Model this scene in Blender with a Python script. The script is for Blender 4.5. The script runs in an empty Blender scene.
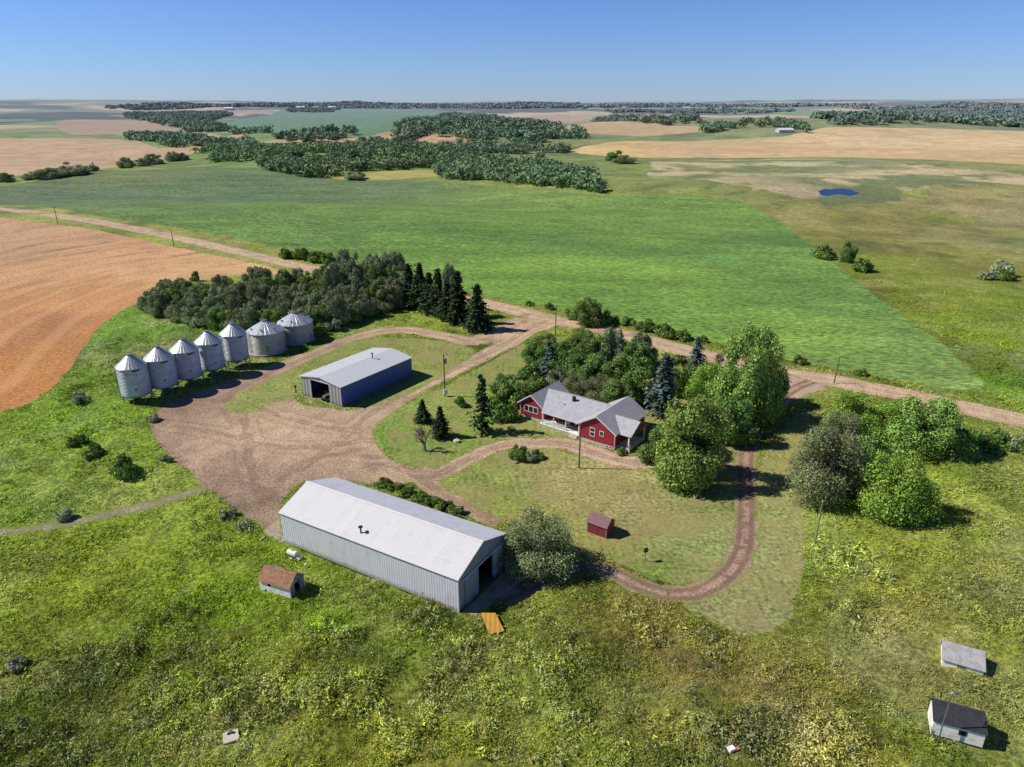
import bpy, math, random, time
import numpy as np
from mathutils import Vector
from mathutils.geometry import delaunay_2d_cdt
T0 = time.time()
random.seed(7); RNG = np.random.default_rng(7)
scene = bpy.context.scene
COL = scene.collection
CAM_H, FPX, PITCH = 50.0, 711.0, math.radians(21.5)

# ---------------------------------------------------------------- noise and terrain
def _hash(ix, iy, s):
    h = (ix * 374761393 + iy * 668265263 + s * 1442695041) & 0xffffffff
    h = ((h ^ (h >> 13)) * 1274126177) & 0xffffffff
    return ((h ^ (h >> 16)) & 0xffff) / 65535.0
def vnoise(x, y, s=0):
    x = np.asarray(x, float); y = np.asarray(y, float)
    ix = np.floor(x).astype(np.int64); iy = np.floor(y).astype(np.int64)
    fx = x - ix; fy = y - iy
    fx = fx*fx*(3-2*fx); fy = fy*fy*(3-2*fy)
    a = _hash(ix, iy, s); b = _hash(ix+1, iy, s); c = _hash(ix, iy+1, s); d = _hash(ix+1, iy+1, s)
    return (a*(1-fx)+b*fx)*(1-fy)+(c*(1-fx)+d*fx)*fy
def fbm(x, y, sc, oct=4, s=0, rough=.5):
    t = 0; a = 1; n = 0
    x = np.asarray(x, float)/sc; y = np.asarray(y, float)/sc
    for i in range(oct):
        t = t + a*vnoise(x + 17.3*i, y - 9.1*i, s+i); n += a; a *= rough
        x, y = (x*1.62 - y*1.18), (x*1.18 + y*1.62)
    return t/n
def sst(a, b, x):
    t = np.clip((x-a)/(b-a), 0, 1); return t*t*(3-2*t)
def gs(x, y, cx, cy, sx, sy, a, th=0):
    dx, dy = x-cx, y-cy
    if th: dx, dy = dx*math.cos(th)+dy*math.sin(th), -dx*math.sin(th)+dy*math.cos(th)
    return a*np.exp(-.5*((dx/sx)**2+(dy/sy)**2))
def hgt(x, y):
    x = np.asarray(x, float); y = np.asarray(y, float)
    r = np.hypot(x, y)
    s1 = sst(190, 420, np.hypot(x, y-20)); s2 = sst(500, 1400, r); s3 = sst(2300, 8200, r)
    h = s1*(4.2*np.sin(x/95+.6*np.sin(y/120))*np.sin(y/70+1.0+.4*np.sin(x/80)) + 3.2*np.sin(y/36+x/120+.5*np.sin(x/60)))
    h = h*(1-.5*s2) + s2*10*(fbm(x, y, 420, 3, 5)-.5)*2
    h = h + gs(x, y, 640, 1330, 460, 200, 24) + gs(x, y, -190, 1150, 170, 130, 15) + gs(x, y, 420, 1500, 110, 130, 7)
    h = h + sst(1700, 3400, r)*34*(fbm(x, y, 850, 3, 15)-.42)
    h = h + s3*(-8 + 105*(fbm(x, y, 1900, 5, 9)) + 46*sst(500, 7000, x))
    return h
def U(px, py):
    """pixel of the photograph -> the ground point it shows"""
    u = (px-512)/FPX; v = (py-383.5)/FPX
    dx, dy, dz = u, math.cos(PITCH)-v*math.sin(PITCH), -math.sin(PITCH)-v*math.cos(PITCH)
    if dz > -1e-3: dz = -1e-3
    z = 0.0; lo = None
    t = CAM_H/-dz
    if t < 215: 
        return np.array([dx*t, dy*t, 0.0])
    ts = np.geomspace(150, 22000, 900)
    g = CAM_H + ts*dz - hgt(ts*dx, ts*dy)
    k = np.argmax(g < 0) if (g < 0).any() else len(ts)-1
    if k > 0 and g[k] < 0:
        a, b = ts[k-1], ts[k]
        for _ in range(30):
            m = .5*(a+b)
            if CAM_H+m*dz-float(hgt(m*dx, m*dy)) < 0: b = m
            else: a = m
        t = a
    else: t = ts[k]
    return np.array([t*dx, t*dy, float(hgt(t*dx, t*dy))])
def UP(pts): return np.array([U(*p)[:2] for p in pts])

# ---------------------------------------------------------------- node helpers
def lin(c, k=1.0):
    if isinstance(c, str): c = [int(c[i:i+2], 16) for i in (0, 2, 4)]
    r = []
    for v in c:
        v /= 255.0
        r.append(k*(v/12.92 if v <= .04045 else ((v+.055)/1.055)**2.4))
    return tuple(r)
class NT:
    def __init__(s, name):
        s.m = bpy.data.materials.new(name); s.m.use_nodes = True
        s.t = s.m.node_tree; s.t.nodes.clear()
        s.out = s.n('ShaderNodeOutputMaterial')
    def n(s, ty, **k):
        nd = s.t.nodes.new(ty)
        for a, v in k.items(): setattr(nd, a, v)
        return nd
    def l(s, a, b): s.t.links.new(a, b)
    def val(s, sock, v):
        if hasattr(v, 'is_linked'): s.l(v, sock)
        elif isinstance(v, tuple) and len(v) == 3 and sock.type == 'RGBA': sock.default_value = (*v, 1)
        else: sock.default_value = v
    def math(s, op, a, b=0.0, c=None, clamp=False):
        nd = s.n('ShaderNodeMath', operation=op, use_clamp=clamp)
        s.val(nd.inputs[0], a); s.val(nd.inputs[1], b)
        if c is not None: s.val(nd.inputs[2], c)
        return nd.outputs[0]
    def mix(s, f, a, b, mode='MIX'):
        nd = s.n('ShaderNodeMix', data_type='RGBA', blend_type=mode)
        s.val(nd.inputs[0], f); s.val(nd.inputs[6], a); s.val(nd.inputs[7], b)
        return nd.outputs[2]
    def noise(s, co, scale, detail=4, rough=.55, dist=0.0):
        nd = s.n('ShaderNodeTexNoise'); s.l(co, nd.inputs['Vector'])
        nd.inputs['Scale'].default_value = scale; nd.inputs['Detail'].default_value = detail
        nd.inputs['Roughness'].default_value = rough; nd.inputs['Distortion'].default_value = dist
        return nd.outputs['Fac']
    def rng(s, v, a, b, c=0.0, d=1.0, smooth=True):
        nd = s.n('ShaderNodeMapRange'); nd.interpolation_type = 'SMOOTHSTEP' if smooth else 'LINEAR'
        s.val(nd.inputs[0], v)
        for i, q in enumerate((a, b, c, d)): nd.inputs[1+i].default_value = q
        return nd.outputs[0]
    def attr(s, name, o='Fac'):
        nd = s.n('ShaderNodeAttribute'); nd.attribute_name = name; return nd.outputs[o]
    def pos(s): return s.n('ShaderNodeNewGeometry').outputs['Position']
    def obj(s): return s.n('ShaderNodeTexCoord').outputs['Object']
    def haze(s, col, L=6800.0, hc=(.29, .35, .46)):  # distance haze mixed into the surface colour
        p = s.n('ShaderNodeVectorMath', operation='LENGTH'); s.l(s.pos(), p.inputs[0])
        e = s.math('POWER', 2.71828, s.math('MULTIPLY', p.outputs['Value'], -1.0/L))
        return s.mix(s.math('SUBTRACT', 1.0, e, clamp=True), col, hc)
    def bump(s, h, strength, dist):
        b = s.n('ShaderNodeBump'); b.inputs['Strength'].default_value = strength; b.inputs['Distance'].default_value = dist
        s.l(h, b.inputs['Height']); return b.outputs[0]
    def bsdf(s, col, rough=.9, nor=None, metal=0.0, spec=.3):
        b = s.n('ShaderNodeBsdfPrincipled'); s.val(b.inputs['Base Color'], col); s.val(b.inputs['Roughness'], rough)
        b.inputs['Metallic'].default_value = metal; b.inputs['Specular IOR Level'].default_value = spec
        if nor is not None: s.l(nor, b.inputs['Normal'])
        s.l(b.outputs[0], s.out.inputs[0]); return b

def plain(name, c, rough=.7, var=.12, scale=3.0, metal=0.0, spec=.3, bump=0.0, dirt=None, dirtamt=.4):
    m = NT(name); co = m.obj(); c = lin(c)
    n = m.noise(co, scale, 5, .6)
    f = m.rng(n, .3, .7, 1-var, 1+var)
    cc = m.mix(1.0, c, m.n('ShaderNodeCombineColor').outputs[0], 'MULTIPLY')
    nd = cc.node; k = m.n('ShaderNodeCombineColor')
    for i in range(3): m.l(f, k.inputs[i])
    m.l(k.outputs[0], nd.inputs[7])
    if dirt: cc = m.mix(m.rng(m.noise(co, scale*.37, 6, .7), .48, .68, 0, dirtamt), cc, lin(dirt))
    m.bsdf(cc, rough, m.bump(n, .5, bump) if bump else None, metal, spec)
    return m.m
def ribbed(name, c, axis=0, pitch=.3, rough=.45, metal=.0, depth=.03, dirt='6a6055', dirtamt=.25, groove=.8, spec=.4, streak=0.0):
    m = NT(name); co = m.obj(); sp = m.n('ShaderNodeSeparateXYZ'); m.l(co, sp.inputs[0])
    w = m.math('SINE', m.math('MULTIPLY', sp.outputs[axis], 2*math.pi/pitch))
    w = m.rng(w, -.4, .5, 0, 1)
    # panels of the sheeting differ a little
    pn = m.n('ShaderNodeTexWhiteNoise', noise_dimensions='1D')
    m.l(m.math('FLOOR', m.math('DIVIDE', sp.outputs[axis], .9)), pn.inputs['W'])
    c = lin(c)
    cc = m.mix(w, tuple(v*groove for v in c), c)  # groove shade painted in as a darker rib colour
    cc = m.mix(m.math('MULTIPLY', pn.outputs['Value'], .10), cc, tuple(v*.6 for v in c))
    cc = m.mix(m.rng(m.noise(co, .9, 7, .7), .5, .72, 0, dirtamt), cc, lin(dirt))
    base_d = m.math('MULTIPLY', m.rng(m.math('ADD', sp.outputs[2], m.math('MULTIPLY', m.noise(co, 1.6, 5, .7), .9)), .55, 1.15, 1, 0), .6)
    cc = m.mix(base_d, cc, lin('6f675a'))
    if streak:
        mp = m.n('ShaderNodeMapping'); m.l(co, mp.inputs[0]); s = [6, 6, 6]; s[2] = .4; mp.inputs['Scale'].default_value = s
        cc = m.mix(m.rng(m.noise(mp.outputs[0], 1.0, 4, .6), .5, .75, 0, streak), cc, lin(dirt))
    m.bsdf(cc, rough, m.bump(w, 1.0, depth), metal, spec)
    return m.m

# ---------------------------------------------------------------- mesh helpers
class MB:
    def __init__(s): s.v = []; s.f = []; s.mi = []; s.sm = []
    def add(s, vs, fs, mi=0, smooth=False):
        o = len(s.v); s.v += [tuple(v) for v in vs]
        for f in fs: s.f.append(tuple(o+i for i in f)); s.mi.append(mi); s.sm.append(smooth)
        return s
    def box(s, x0, x1, y0, y1, z0, z1, mi=0):
        vs = [(x, y, z) for z in (z0, z1) for y in (y0, y1) for x in (x0, x1)]
        return s.add(vs, [(0, 2, 3, 1), (4, 5, 7, 6), (0, 1, 5, 4), (2, 6, 7, 3), (0, 4, 6, 2), (1, 3, 7, 5)], mi)
    def prism(s, pts, d, mi=0):
        """planar polygon extruded by vector d"""
        n = len(pts); d = Vector(d); a = [Vector(p) for p in pts]; b = [p+d for p in a]
        fs = [tuple(range(n))[::-1], tuple(range(n, 2*n))] + [(i, (i+1) % n, n+(i+1) % n, n+i) for i in range(n)]
        return s.add(a+b, fs, mi)
    def slab(s, q, t, mi=0):
        n = (Vector(q[1])-Vector(q[0])).cross(Vector(q[-1])-Vector(q[0])).normalized()*t
        return s.prism(q, n, mi)
    def tube(s, p, r, n=10, mi=0, cap=True):
        """p: list of points, r: list of radii"""
        p = [Vector(a) for a in p]; rings = []
        vs = []; fs = []
        for i, a in enumerate(p):
            d = (p[min(i+1, len(p)-1)]-p[max(i-1, 0)]).normalized()
            u = d.orthogonal().normalized() if abs(d.z) < .95 else Vector((1, 0, 0))
            u = (u-d*u.dot(d)).normalized(); w = d.cross(u)
            for k in range(n):
                t = 2*math.pi*k/n; vs.append(a+(u*math.cos(t)+w*math.sin(t))*r[i])
        for i in range(len(p)-1):
            for k in range(n): fs.append((i*n+k, i*n+(k+1) % n, (i+1)*n+(k+1) % n, (i+1)*n+k))
        if cap: fs.append(tuple(range(n))[::-1]); fs.append(tuple((len(p)-1)*n+k for k in range(n)))
        return s.add(vs, fs, mi, True)
    def lathe(s, prof, n=40, mi=0, c=(0, 0), ribs=0.0):
        vs = []; fs = []
        for r, z in prof:
            for k in range(n):
                t = 2*math.pi*k/n; vs.append((c[0]+r*math.cos(t), c[1]+r*math.sin(t), z))
        for i in range(len(prof)-1):
            for k in range(n): fs.append((i*n+k, i*n+(k+1) % n, (i+1)*n+(k+1) % n, (i+1)*n+k))
        return s.add(vs, fs, mi, False)
    def build(s, name, mats, parent=None):
        me = bpy.data.meshes.new(name); me.from_pydata(s.v, [], s.f); me.update()
        for m in (mats if isinstance(mats, (list, tuple)) else [mats]): me.materials.append(m)
        me.polygons.foreach_set('material_index', s.mi); me.polygons.foreach_set('use_smooth', s.sm)
        import bmesh
        bm = bmesh.new(); bm.from_mesh(me); bmesh.ops.recalc_face_normals(bm, faces=bm.faces); bm.to_mesh(me); bm.free()
        if any(s.sm):
            try: me.set_sharp_from_angle(angle=math.radians(40))
            except Exception: pass
        o = bpy.data.objects.new(name, me); COL.objects.link(o)
        if parent: o.parent = parent
        return o
def tag(o, label=None, cat=None, group=None, kind=None):
    for k, v in (('label', label), ('category', cat), ('group', group), ('kind', kind)):
        if v: o[k] = v
    return o
def thing(name, label, cat, loc=(0, 0, 0), rz=0.0, group=None):
    o = bpy.data.objects.new(name, None); COL.objects.link(o); o.empty_display_size = .5
    o.location = loc; o.rotation_euler = (0, 0, rz)
    return tag(o, label, cat, group)
CHILD = {}
def kids(o): return [c for c in COL.objects if c.parent == o]
def copy_tree(o, loc=None, rz=None, label=None, group=None, scale=None, ch=None):
    c = o.copy(); COL.objects.link(c)
    if loc is not None: c.location = loc
    if rz is not None: c.rotation_euler = (0, 0, rz)
    if scale is not None: c.scale = scale
    if label: c['label'] = label
    if group: c['group'] = group
    def rec(src, dst):
        for k in tree_of(src):
            d = k.copy(); COL.objects.link(d); d.parent = dst; rec(k, d)
    rec(o, c); return c
_tree = {}
def tree_of(o):
    if o.name not in _tree: _tree[o.name] = kids(o)
    return _tree[o.name]
def npmesh(name, V, F, mats, colors=None, smooth=False, nor=None):
    """V (n,3), F (m,k) numpy"""
    me = bpy.data.meshes.new(name); n, k = F.shape
    me.vertices.add(len(V)); me.vertices.foreach_set('co', np.ascontiguousarray(V, np.float32).ravel())
    me.loops.add(n*k); me.loops.foreach_set('vertex_index', np.ascontiguousarray(F, np.int32).ravel())
    me.polygons.add(n); me.polygons.foreach_set('loop_start', np.arange(0, n*k, k, dtype=np.int32))
    if smooth: me.polygons.foreach_set('use_smooth', np.ones(n, bool))
    for m in (mats if isinstance(mats, (list, tuple)) else [mats]): me.materials.append(m)
    if colors is not None:
        a = me.color_attributes.new('tint', 'FLOAT_COLOR', 'POINT')
        c = np.ones((len(V), 4), np.float32); c[:, :3] = colors; a.data.foreach_set('color', c.ravel())
    me.update(calc_edges=True)
    return me

# ---------------------------------------------------------------- ground colour map (albedo of the land cover)
def idw(ctrl):
    P = []; C = []
    for px, py, c in ctrl:
        w = U(px, py); P.append((math.atan2(w[0], w[1]), math.log(math.hypot(w[0], w[1])))); C.append(lin(c))
    P = np.array(P); C = np.array(C)
    def f(x, y):
        a = np.arctan2(x, y); b = np.log(np.hypot(x, y)+1)
        out = np.zeros((len(x), 3)); ws = np.zeros(len(x))
        for p, c in zip(P, C):
            w = 1/(((a-p[0])**2+((b-p[1])*1.0)**2)+.0012)**1.6
            out += w[:, None]*c; ws += w
        return out/ws[:, None]
    return f
PAST = idw([
 (40,712,'56642f'),(95,678,'4b5c2c'),(140,655,'4a5a2c'),(178,642,'55652f'),(120,700,'7c7c48'),(300,660,'76703e'),(215,640,'7a8038'),(600,655,'5a6238'),(575,690,'56603a'),(460,640,'5f6a38'),
 (30,560,'7f8f35'),(100,560,'7c8c38'),(200,560,'76903a'),(240,600,'6f9428'),(330,610,'69902c'),(400,640,'67803a'),(60,620,'778d33'),(30,700,'6d8a2e'),
 (110,640,'74912a'),(160,690,'65703c'),(260,660,'75804a'),(240,720,'84815a'),(310,690,'7e7e42'),(350,740,'74703a'),(430,680,'7c8448'),(400,740,'84833f'),
 (500,660,'737f4a'),(560,620,'7f8048'),(620,620,'868248'),(520,720,'7d7a4a'),(600,700,'80864e'),(680,650,'858250'),(700,720,'838a48'),(640,750,'7c8548'),
 (770,680,'757446'),(830,620,'767a46'),(830,700,'70723e'),(900,600,'868448'),(960,600,'7c8450'),(900,700,'7a7c3c'),(1000,640,'7b8a40'),(960,750,'77883a'),(870,560,'8b9048'),
 (1000,540,'78854a'),(940,500,'8a8f5a'),(990,480,'86905a'),(960,470,'7c9040'),(840,540,'84924a'),
 (30,440,'718f38'),(100,420,'6a8f34'),(60,490,'7e9250'),(130,350,'5f8434'),(110,480,'6f9035'),(170,330,'648a38'),(190,480,'77874a'),(20,510,'6c8838'),
 (700,190,'6c7f45'),(650,170,'6f8548'),(760,210,'7f8350'),(800,240,'71802f'),(860,240,'7a7c3c'),(940,230,'84844a'),(1000,240,'80855c'),(900,300,'666c2c'),(865,280,'646a2e'),(940,335,'5c6a26'),(830,250,'666c30'),(985,365,'5c7028'),(930,280,'6c7030'),
 (960,330,'6c8628'),(1000,380,'5f8c2e'),(1000,300,'738432'),(860,210,'7d8048'),(960,200,'8a8658'),(1015,215,'8a8a6a'),(620,150,'71804c'),(520,150,'6f8450'),(400,162,'6f9048'),(150,165,'6c8a48'),
 (330,130,'6a8a58'),(450,125,'6a8560'),(660,120,'7a8468'),(800,116,'6c7c68'),(950,118,'62765c'),(560,108,'707f70'),(200,112,'6d8866'),
 (300,250,'76883a'),(200,230,'7d8a45'),(80,212,'869052'),(560,340,'74843c'),(700,350,'748638'),(900,378,'7a8838'),(980,398,'71883c'),(990,425,'748840')])
def pasture_color(x, y):
    c = PAST(x, y)*np.array([1.33, 1.2, 1.02]); r = np.hypot(x, y)
    n1 = fbm(x, y, 34, 6, 21, .68); n2 = fbm(x, y, 11, 5, 31, .66); n3 = fbm(x, y, 55, 5, 41, .6)
    c = c*(.42+1.12*n1)[:, None]
    far = sst(500, 2500, r); nearw = sst(260, 150, r)
    straw = np.array(lin('b3aa74')); dk = np.array(lin('3f5a22')); sage = np.array(lin('97a283')); lime = np.array(lin('96b42c'))
    def mx(c, t, w): return c*(1-w[:, None]) + t*w[:, None]
    c = mx(c, straw, .42*sst(.53, .66, n2)); c = mx(c, dk, .55*sst(.54, .66, fbm(x, y, 14, 5, 51, .68)))
    c = mx(c, sage, .22*sst(.58, .68, fbm(x, y, 12, 5, 61, .66))*(.35+.65*nearw)); c = mx(c, lime, .30*sst(.56, .68, n3))
    # far patchwork of fields and bush
    ca, sa = math.cos(.3), math.sin(.3)
    qx = (x*ca+y*sa)/620; qy = (-x*sa+y*ca)/480+.35*np.floor(qx)
    cell = _hash(np.floor(qx).astype(np.int64), np.floor(qy).astype(np.int64), 71); tone = _hash(np.floor(qx).astype(np.int64), np.floor(qy).astype(np.int64), 72)
    w = sst(1500, 2300, r)*(.86+.14*tone)
    c = mx(c, np.array(lin('d9bd98')), w*(cell > .62)); c = mx(c, np.array(lin('b59a80')), w*((cell > .5) & (cell <= .62)))
    c = mx(c, np.array(lin('7d9a5c')), w*(cell < .26)); c = mx(c, np.array(lin('8f9a6a')), w*((cell >= .26) & (cell < .38)))
    wood = fbm(x, y, 480, 5, 81, .6)
    c = mx(c, np.array(lin('2c3d2c')), sst(1500, 2400, r)*sst(.535, .56, wood)*.95)
    return c

# ---------------------------------------------------------------- regions: outlines traced on the ground plane
MAIN_ROAD = [(-60,204),(0,209),(60,216),(120,226),(180,238),(240,252),(300,266),(360,279),(420,290),(480,302),(530,314),(570,323),(610,331),(660,344),(720,359),(780,373),(830,380),(900,394),(960,407),(1024,421),(1100,437)]
LOOP = [(812,381),(792,390),(774,404),(760,422),(750,440),(746,460),(746,490),(746,520),(744,545),(735,566),(715,584),(690,594),(662,593),(636,584),(612,572),(590,566),(560,572),(530,585),(500,598)]
HOUSEDR = [(416,470),(436,475),(462,462),(490,449),(520,443),(552,443),(575,446),(600,455),(628,462),(655,463),(690,466),(720,466),(746,470)]
NORTHBR = [(215,402),(240,388),(268,374),(305,358),(337,345),(372,333),(405,330),(445,336),(475,341),(505,331),(530,319)]
SOUTHBR = [(300,470),(340,440),(365,418),(392,401),(430,381),(470,362),(500,347),(525,331),(548,320)]
BACKDR = [(400,468),(418,476),(440,492),(470,507),(500,524)]
YT = [[(165,425),(210,432),(270,446),(330,446),(372,440),(392,452)], [(196,400),(228,402),(246,424),(250,462),(262,505)], [(230,398),(262,410),(310,424),(360,432)], [(270,500),(290,470),(330,455),(380,458)]]
TRACK = [(205,487),(180,496),(150,505),(100,516),(50,526),(0,533),(-60,540)]
def polyline(pts, step=1.5):
    P = UP(pts); out = []
    n = len(P)
    for i in range(n-1):          # Catmull-Rom
        p0, p1, p2, p3 = P[max(i-1, 0)], P[i], P[i+1], P[min(i+2, n-1)]
        m = max(2, int(np.linalg.norm(p2-p1)/step))
        for k in range(m):
            t = k/m
            out.append(.5*((2*p1)+(-p0+p2)*t+(2*p0-5*p1+4*p2-p3)*t*t+(-p0+3*p1-3*p2+p3)*t**3))
    out.append(P[-1]); return np.array(out)
def strip(line, w):
    d = np.gradient(line, axis=0); d /= np.linalg.norm(d, axis=1)[:, None]; n = np.stack([-d[:, 1], d[:, 0]], 1)
    w = np.asarray(w)*np.ones(len(line))
    return np.concatenate([line+n*w[:, None], (line-n*w[:, None])[::-1]])
def resample(P, stepf=.006, amp=.0022, seed=1, jit=True):
    out = []
    n = len(P)
    for i in range(n):
        a, b = P[i], P[(i+1) % n]; r = np.hypot(*((a+b)/2)); L = np.linalg.norm(b-a)
        m = max(1, int(L/(max(.45, r*stepf))))
        for k in range(m): out.append(a+(b-a)*k/m)
    out = np.array(out)
    if jit:
        r = np.hypot(out[:, 0], out[:, 1]); A = np.maximum(.25, r*amp)*2
        s = np.maximum(1, r/100)
        out[:, 0] += A*(fbm(out[:, 0]/s, out[:, 1]/s, 1.6, 3, seed)-.5)*2
        out[:, 1] += A*(fbm(out[:, 0]/s, out[:, 1]/s, 1.6, 3, seed+50)-.5)*2
    return out
def smooth_poly(pts, step=2.0):
    P = UP(pts); n = len(P); out = []
    for i in range(n):
        p0, p1, p2, p3 = P[i-1], P[i], P[(i+1) % n], P[(i+2) % n]
        r = np.hypot(*p1); m = max(1, min(12, int(np.linalg.norm(p2-p1)/max(step, r*.012))))
        for k in range(m):
            t = k/m
            q = .5*((2*p1)+(-p0+p2)*t+(2*p0-5*p1+4*p2-p3)*t*t+(-p0+3*p1-3*p2+p3)*t**3)
            lin_ = p1+(p2-p1)*t
            out.append(.6*q+.4*lin_)
    return np.array(out)
L_main = polyline(MAIN_ROAD, 3.0); L_loop = polyline(LOOP); L_house = polyline(HOUSEDR); L_north = polyline(NORTHBR)
L_south = polyline(SOUTHBR); L_back = polyline(BACKDR); L_track = polyline(TRACK)
def taper(line, a, b):
    return np.interp(np.linspace(0, 1, len(line)), np.linspace(0, 1, len(a)), a)
REG = []   # name, polygon, material key
def reg(name, poly, mat, seed=1, jit=True, amp=.0022): REG.append((name, resample(poly, seed=seed, jit=jit, amp=amp), mat))
# far to near, later ones lie over earlier ones
reg('stubble_field', smooth_poly([(-80,186),(0,178),(53,171),(97,170),(133,163),(187,155),(233,149),(340,144),(400,143),(478,143),(440,134),(405,130),(370,136),(340,139),(266,141),(157,148),(123,140),(60,138),(0,138),(-80,138)]), 'stubble_far', 2)
reg('stubble_field', smooth_poly([(60,121),(125,120),(160,122),(175,128),(215,134),(250,138),(200,139),(160,136),(110,134),(60,132)]), 'stubble_far', 3)
reg('green_field', smooth_poly([(225,121),(300,109),(400,109),(470,112),(440,118),(395,128),(340,135),(275,133)]), 'green_far', 4)
reg('stubble_field', smooth_poly([(570,151),(612,142),(660,141),(712,140),(792,135),(832,127),(912,128),(1024,131),(1100,134),(1100,172),(1024,165),(937,160),(812,157),(662,158),(605,156)]), 'stubble_far', 5)
reg('stubble_field', smooth_poly([(545,127),(600,122),(690,126),(700,131),(640,136),(600,134)]), 'stubble_far', 6)
reg('stubble_field', smooth_poly([(500,117),(560,114),(620,121),(600,124),(540,122)]), 'stubble_far', 7)
reg('stubble_field', smooth_poly([(300,177),(360,173),(430,170),(450,175),(400,179),(340,180)]), 'stubble_far', 8)
reg('marsh', smooth_poly([(650,165),(700,158),(760,158),(830,159),(900,163),(1000,172),(1040,178),(1010,185),(940,184),(900,196),(860,204),(820,206),(790,196),(740,186),(690,178)]), 'marsh', 9, amp=.012)
reg('pond', smooth_poly([(817,191),(824,188.5),(833,189.5),(842,188.5),(850,190),(857,192.5),(848,195.5),(838,194.5),(828,196.5),(820,194)]), 'water', 10, amp=.003)
reg('canola_field', smooth_poly([(-80,212),(0,205),(100,216),(200,231),(280,247),(330,260),(400,276),(490,297),(540,306),(600,319),(660,331),(700,340),(780,358),(840,370),(900,381),(945,389),(978,390),(983,382),(950,350),(900,313),(860,283),(815,247),(790,228),(765,212),(740,202),(700,196),(600,195),(540,188),(430,181),(340,179),(260,168),(170,169),(60,177),(-80,192)]), 'canola', 11)
reg('wheat_field', smooth_poly([(-90,212),(0,218),(100,231),(190,250),(268,266),(288,272),(262,275),(235,276),(189,282),(155,293),(141,300),(103,322),(84,347),(72,367),(53,386),(31,402),(0,412),(-90,430)]), 'wheat', 12)
reg('gravel_road', strip(L_main, 3.6), 'road', 13, amp=.0012)
reg('lawn', smooth_poly([(757,475),(770,445),(792,418),(815,408),(812,440),(806,480),(804,540),(801,590),(790,618),(768,634),(735,634),(705,618),(680,604),(700,598),(740,575),(756,545)]), 'lawn', 14)
reg('farmyard', smooth_poly([(150,428),(156,411),(172,401),(205,389),(235,378),(262,368),(305,362),(290,385),(300,405),(345,410),(381,412),(372,432),(376,447),(390,459),(412,468),(420,480),(400,486),(340,480),(300,482),(284,500),(280,535),(266,528),(240,514),(222,499),(200,486),(188,470),(165,452)]), 'yard', 15)
reg('driveway', strip(L_north, taper(L_north, [4.6,4.0,3.4,2.8,2.6,2.6,2.6,2.6,3.2,4.0,4.5], 0)), 'yard', 16)
reg('driveway', strip(L_south, taper(L_south, [5.0,4.0,3.0,2.4,2.4,2.5,2.6,3.0,4.5], 0)), 'yard', 17)
reg('driveway', strip(L_back, 1.5), 'yard', 18)
reg('lawn', smooth_poly([(380,440),(374,432),(383,418),(405,404),(446,385),(500,356),(525,342),(545,336),(580,340),(640,360),(700,372),(740,385),(735,420),(745,450),(700,462),(655,458),(610,448),(575,438),(540,436),(500,441),(460,457),(436,467),(412,467),(392,458)]), 'lawn', 19)
reg('lawn', smooth_poly([(442,488),(436,483),(466,465),(500,452),(525,448),(550,449),(575,455),(602,463),(630,468),(660,470),(700,472),(738,474),(739,520),(734,550),(722,568),(700,580),(675,584),(650,578),(625,566),(590,558),(545,548),(505,522),(470,503)]), 'lawn', 20)
reg('lawn', smooth_poly([(224,408),(235,396),(280,374),(335,350),(362,339),(417,338),(455,343),(474,350),(469,358),(444,373),(411,392),(376,406),(350,409),(322,402),(298,395),(270,404),(245,414)]), 'lawn', 21)
reg('driveway', strip(L_house, taper(L_house, [1.9,1.7,1.6,1.6,1.8,2.0,2.2,2.3,2.0,1.6,1.6,1.6], 0)), 'yard', 22)
reg('driveway', strip(L_loop, taper(L_loop, [5.0,3.6,2.4,1.8,1.6,1.65,1.6,1.6,1.6,1.6,1.6,1.6,1.55,1.5,1.5,1.4,1.5,2.0], 0)), 'loop', 23)
reg('dirt_track', strip(L_track, 1.15), 'track', 24)
reg('concrete_apron', np.array([U(*p)[:2] for p in [(262,532),(279,519),(284,541),(281,543)]]), 'concrete', 25, jit=False)
reg('concrete_apron', np.array([U(*p)[:2] for p in [(462,612),(508,568),(520,583),(476,616)]]), 'concrete', 26, jit=False)

def pip(poly, x, y):
    ins = np.zeros(len(x), bool); n = len(poly)
    bx0, by0 = poly.min(0); bx1, by1 = poly.max(0)
    sel = np.where((x >= bx0) & (x <= bx1) & (y >= by0) & (y <= by1))[0]
    if not len(sel): return ins
    xs, ys = x[sel], y[sel]; r = np.zeros(len(sel), bool)
    for i in range(n):
        ax, ay = poly[i]; bx, by = poly[(i+1) % n]
        if ay == by: continue
        c = (ay > ys) != (by > ys)
        r ^= c & (xs < (bx-ax)*(ys-ay)/(by-ay)+ax)
    ins[sel] = r; return ins
def segdist(lines, x, y):
    """distance to a set of closed/open polylines"""
    d = np.full(len(x), 1e9)
    for P in lines:
        for a, b in zip(P[:-1], P[1:]):
            ab = b-a; L2 = ab@ab+1e-9
            t = np.clip(((x-a[0])*ab[0]+(y-a[1])*ab[1])/L2, 0, 1)
            d = np.minimum(d, np.hypot(x-a[0]-t*ab[0], y-a[1]-t*ab[1]))
    return d
def closed(P): return np.concatenate([P, P[:1]])
def classify(x, y):
    c = np.full(len(x), -1)
    for i, (n, P, m) in enumerate(REG): c[pip(P, x, y)] = i
    return c

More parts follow.
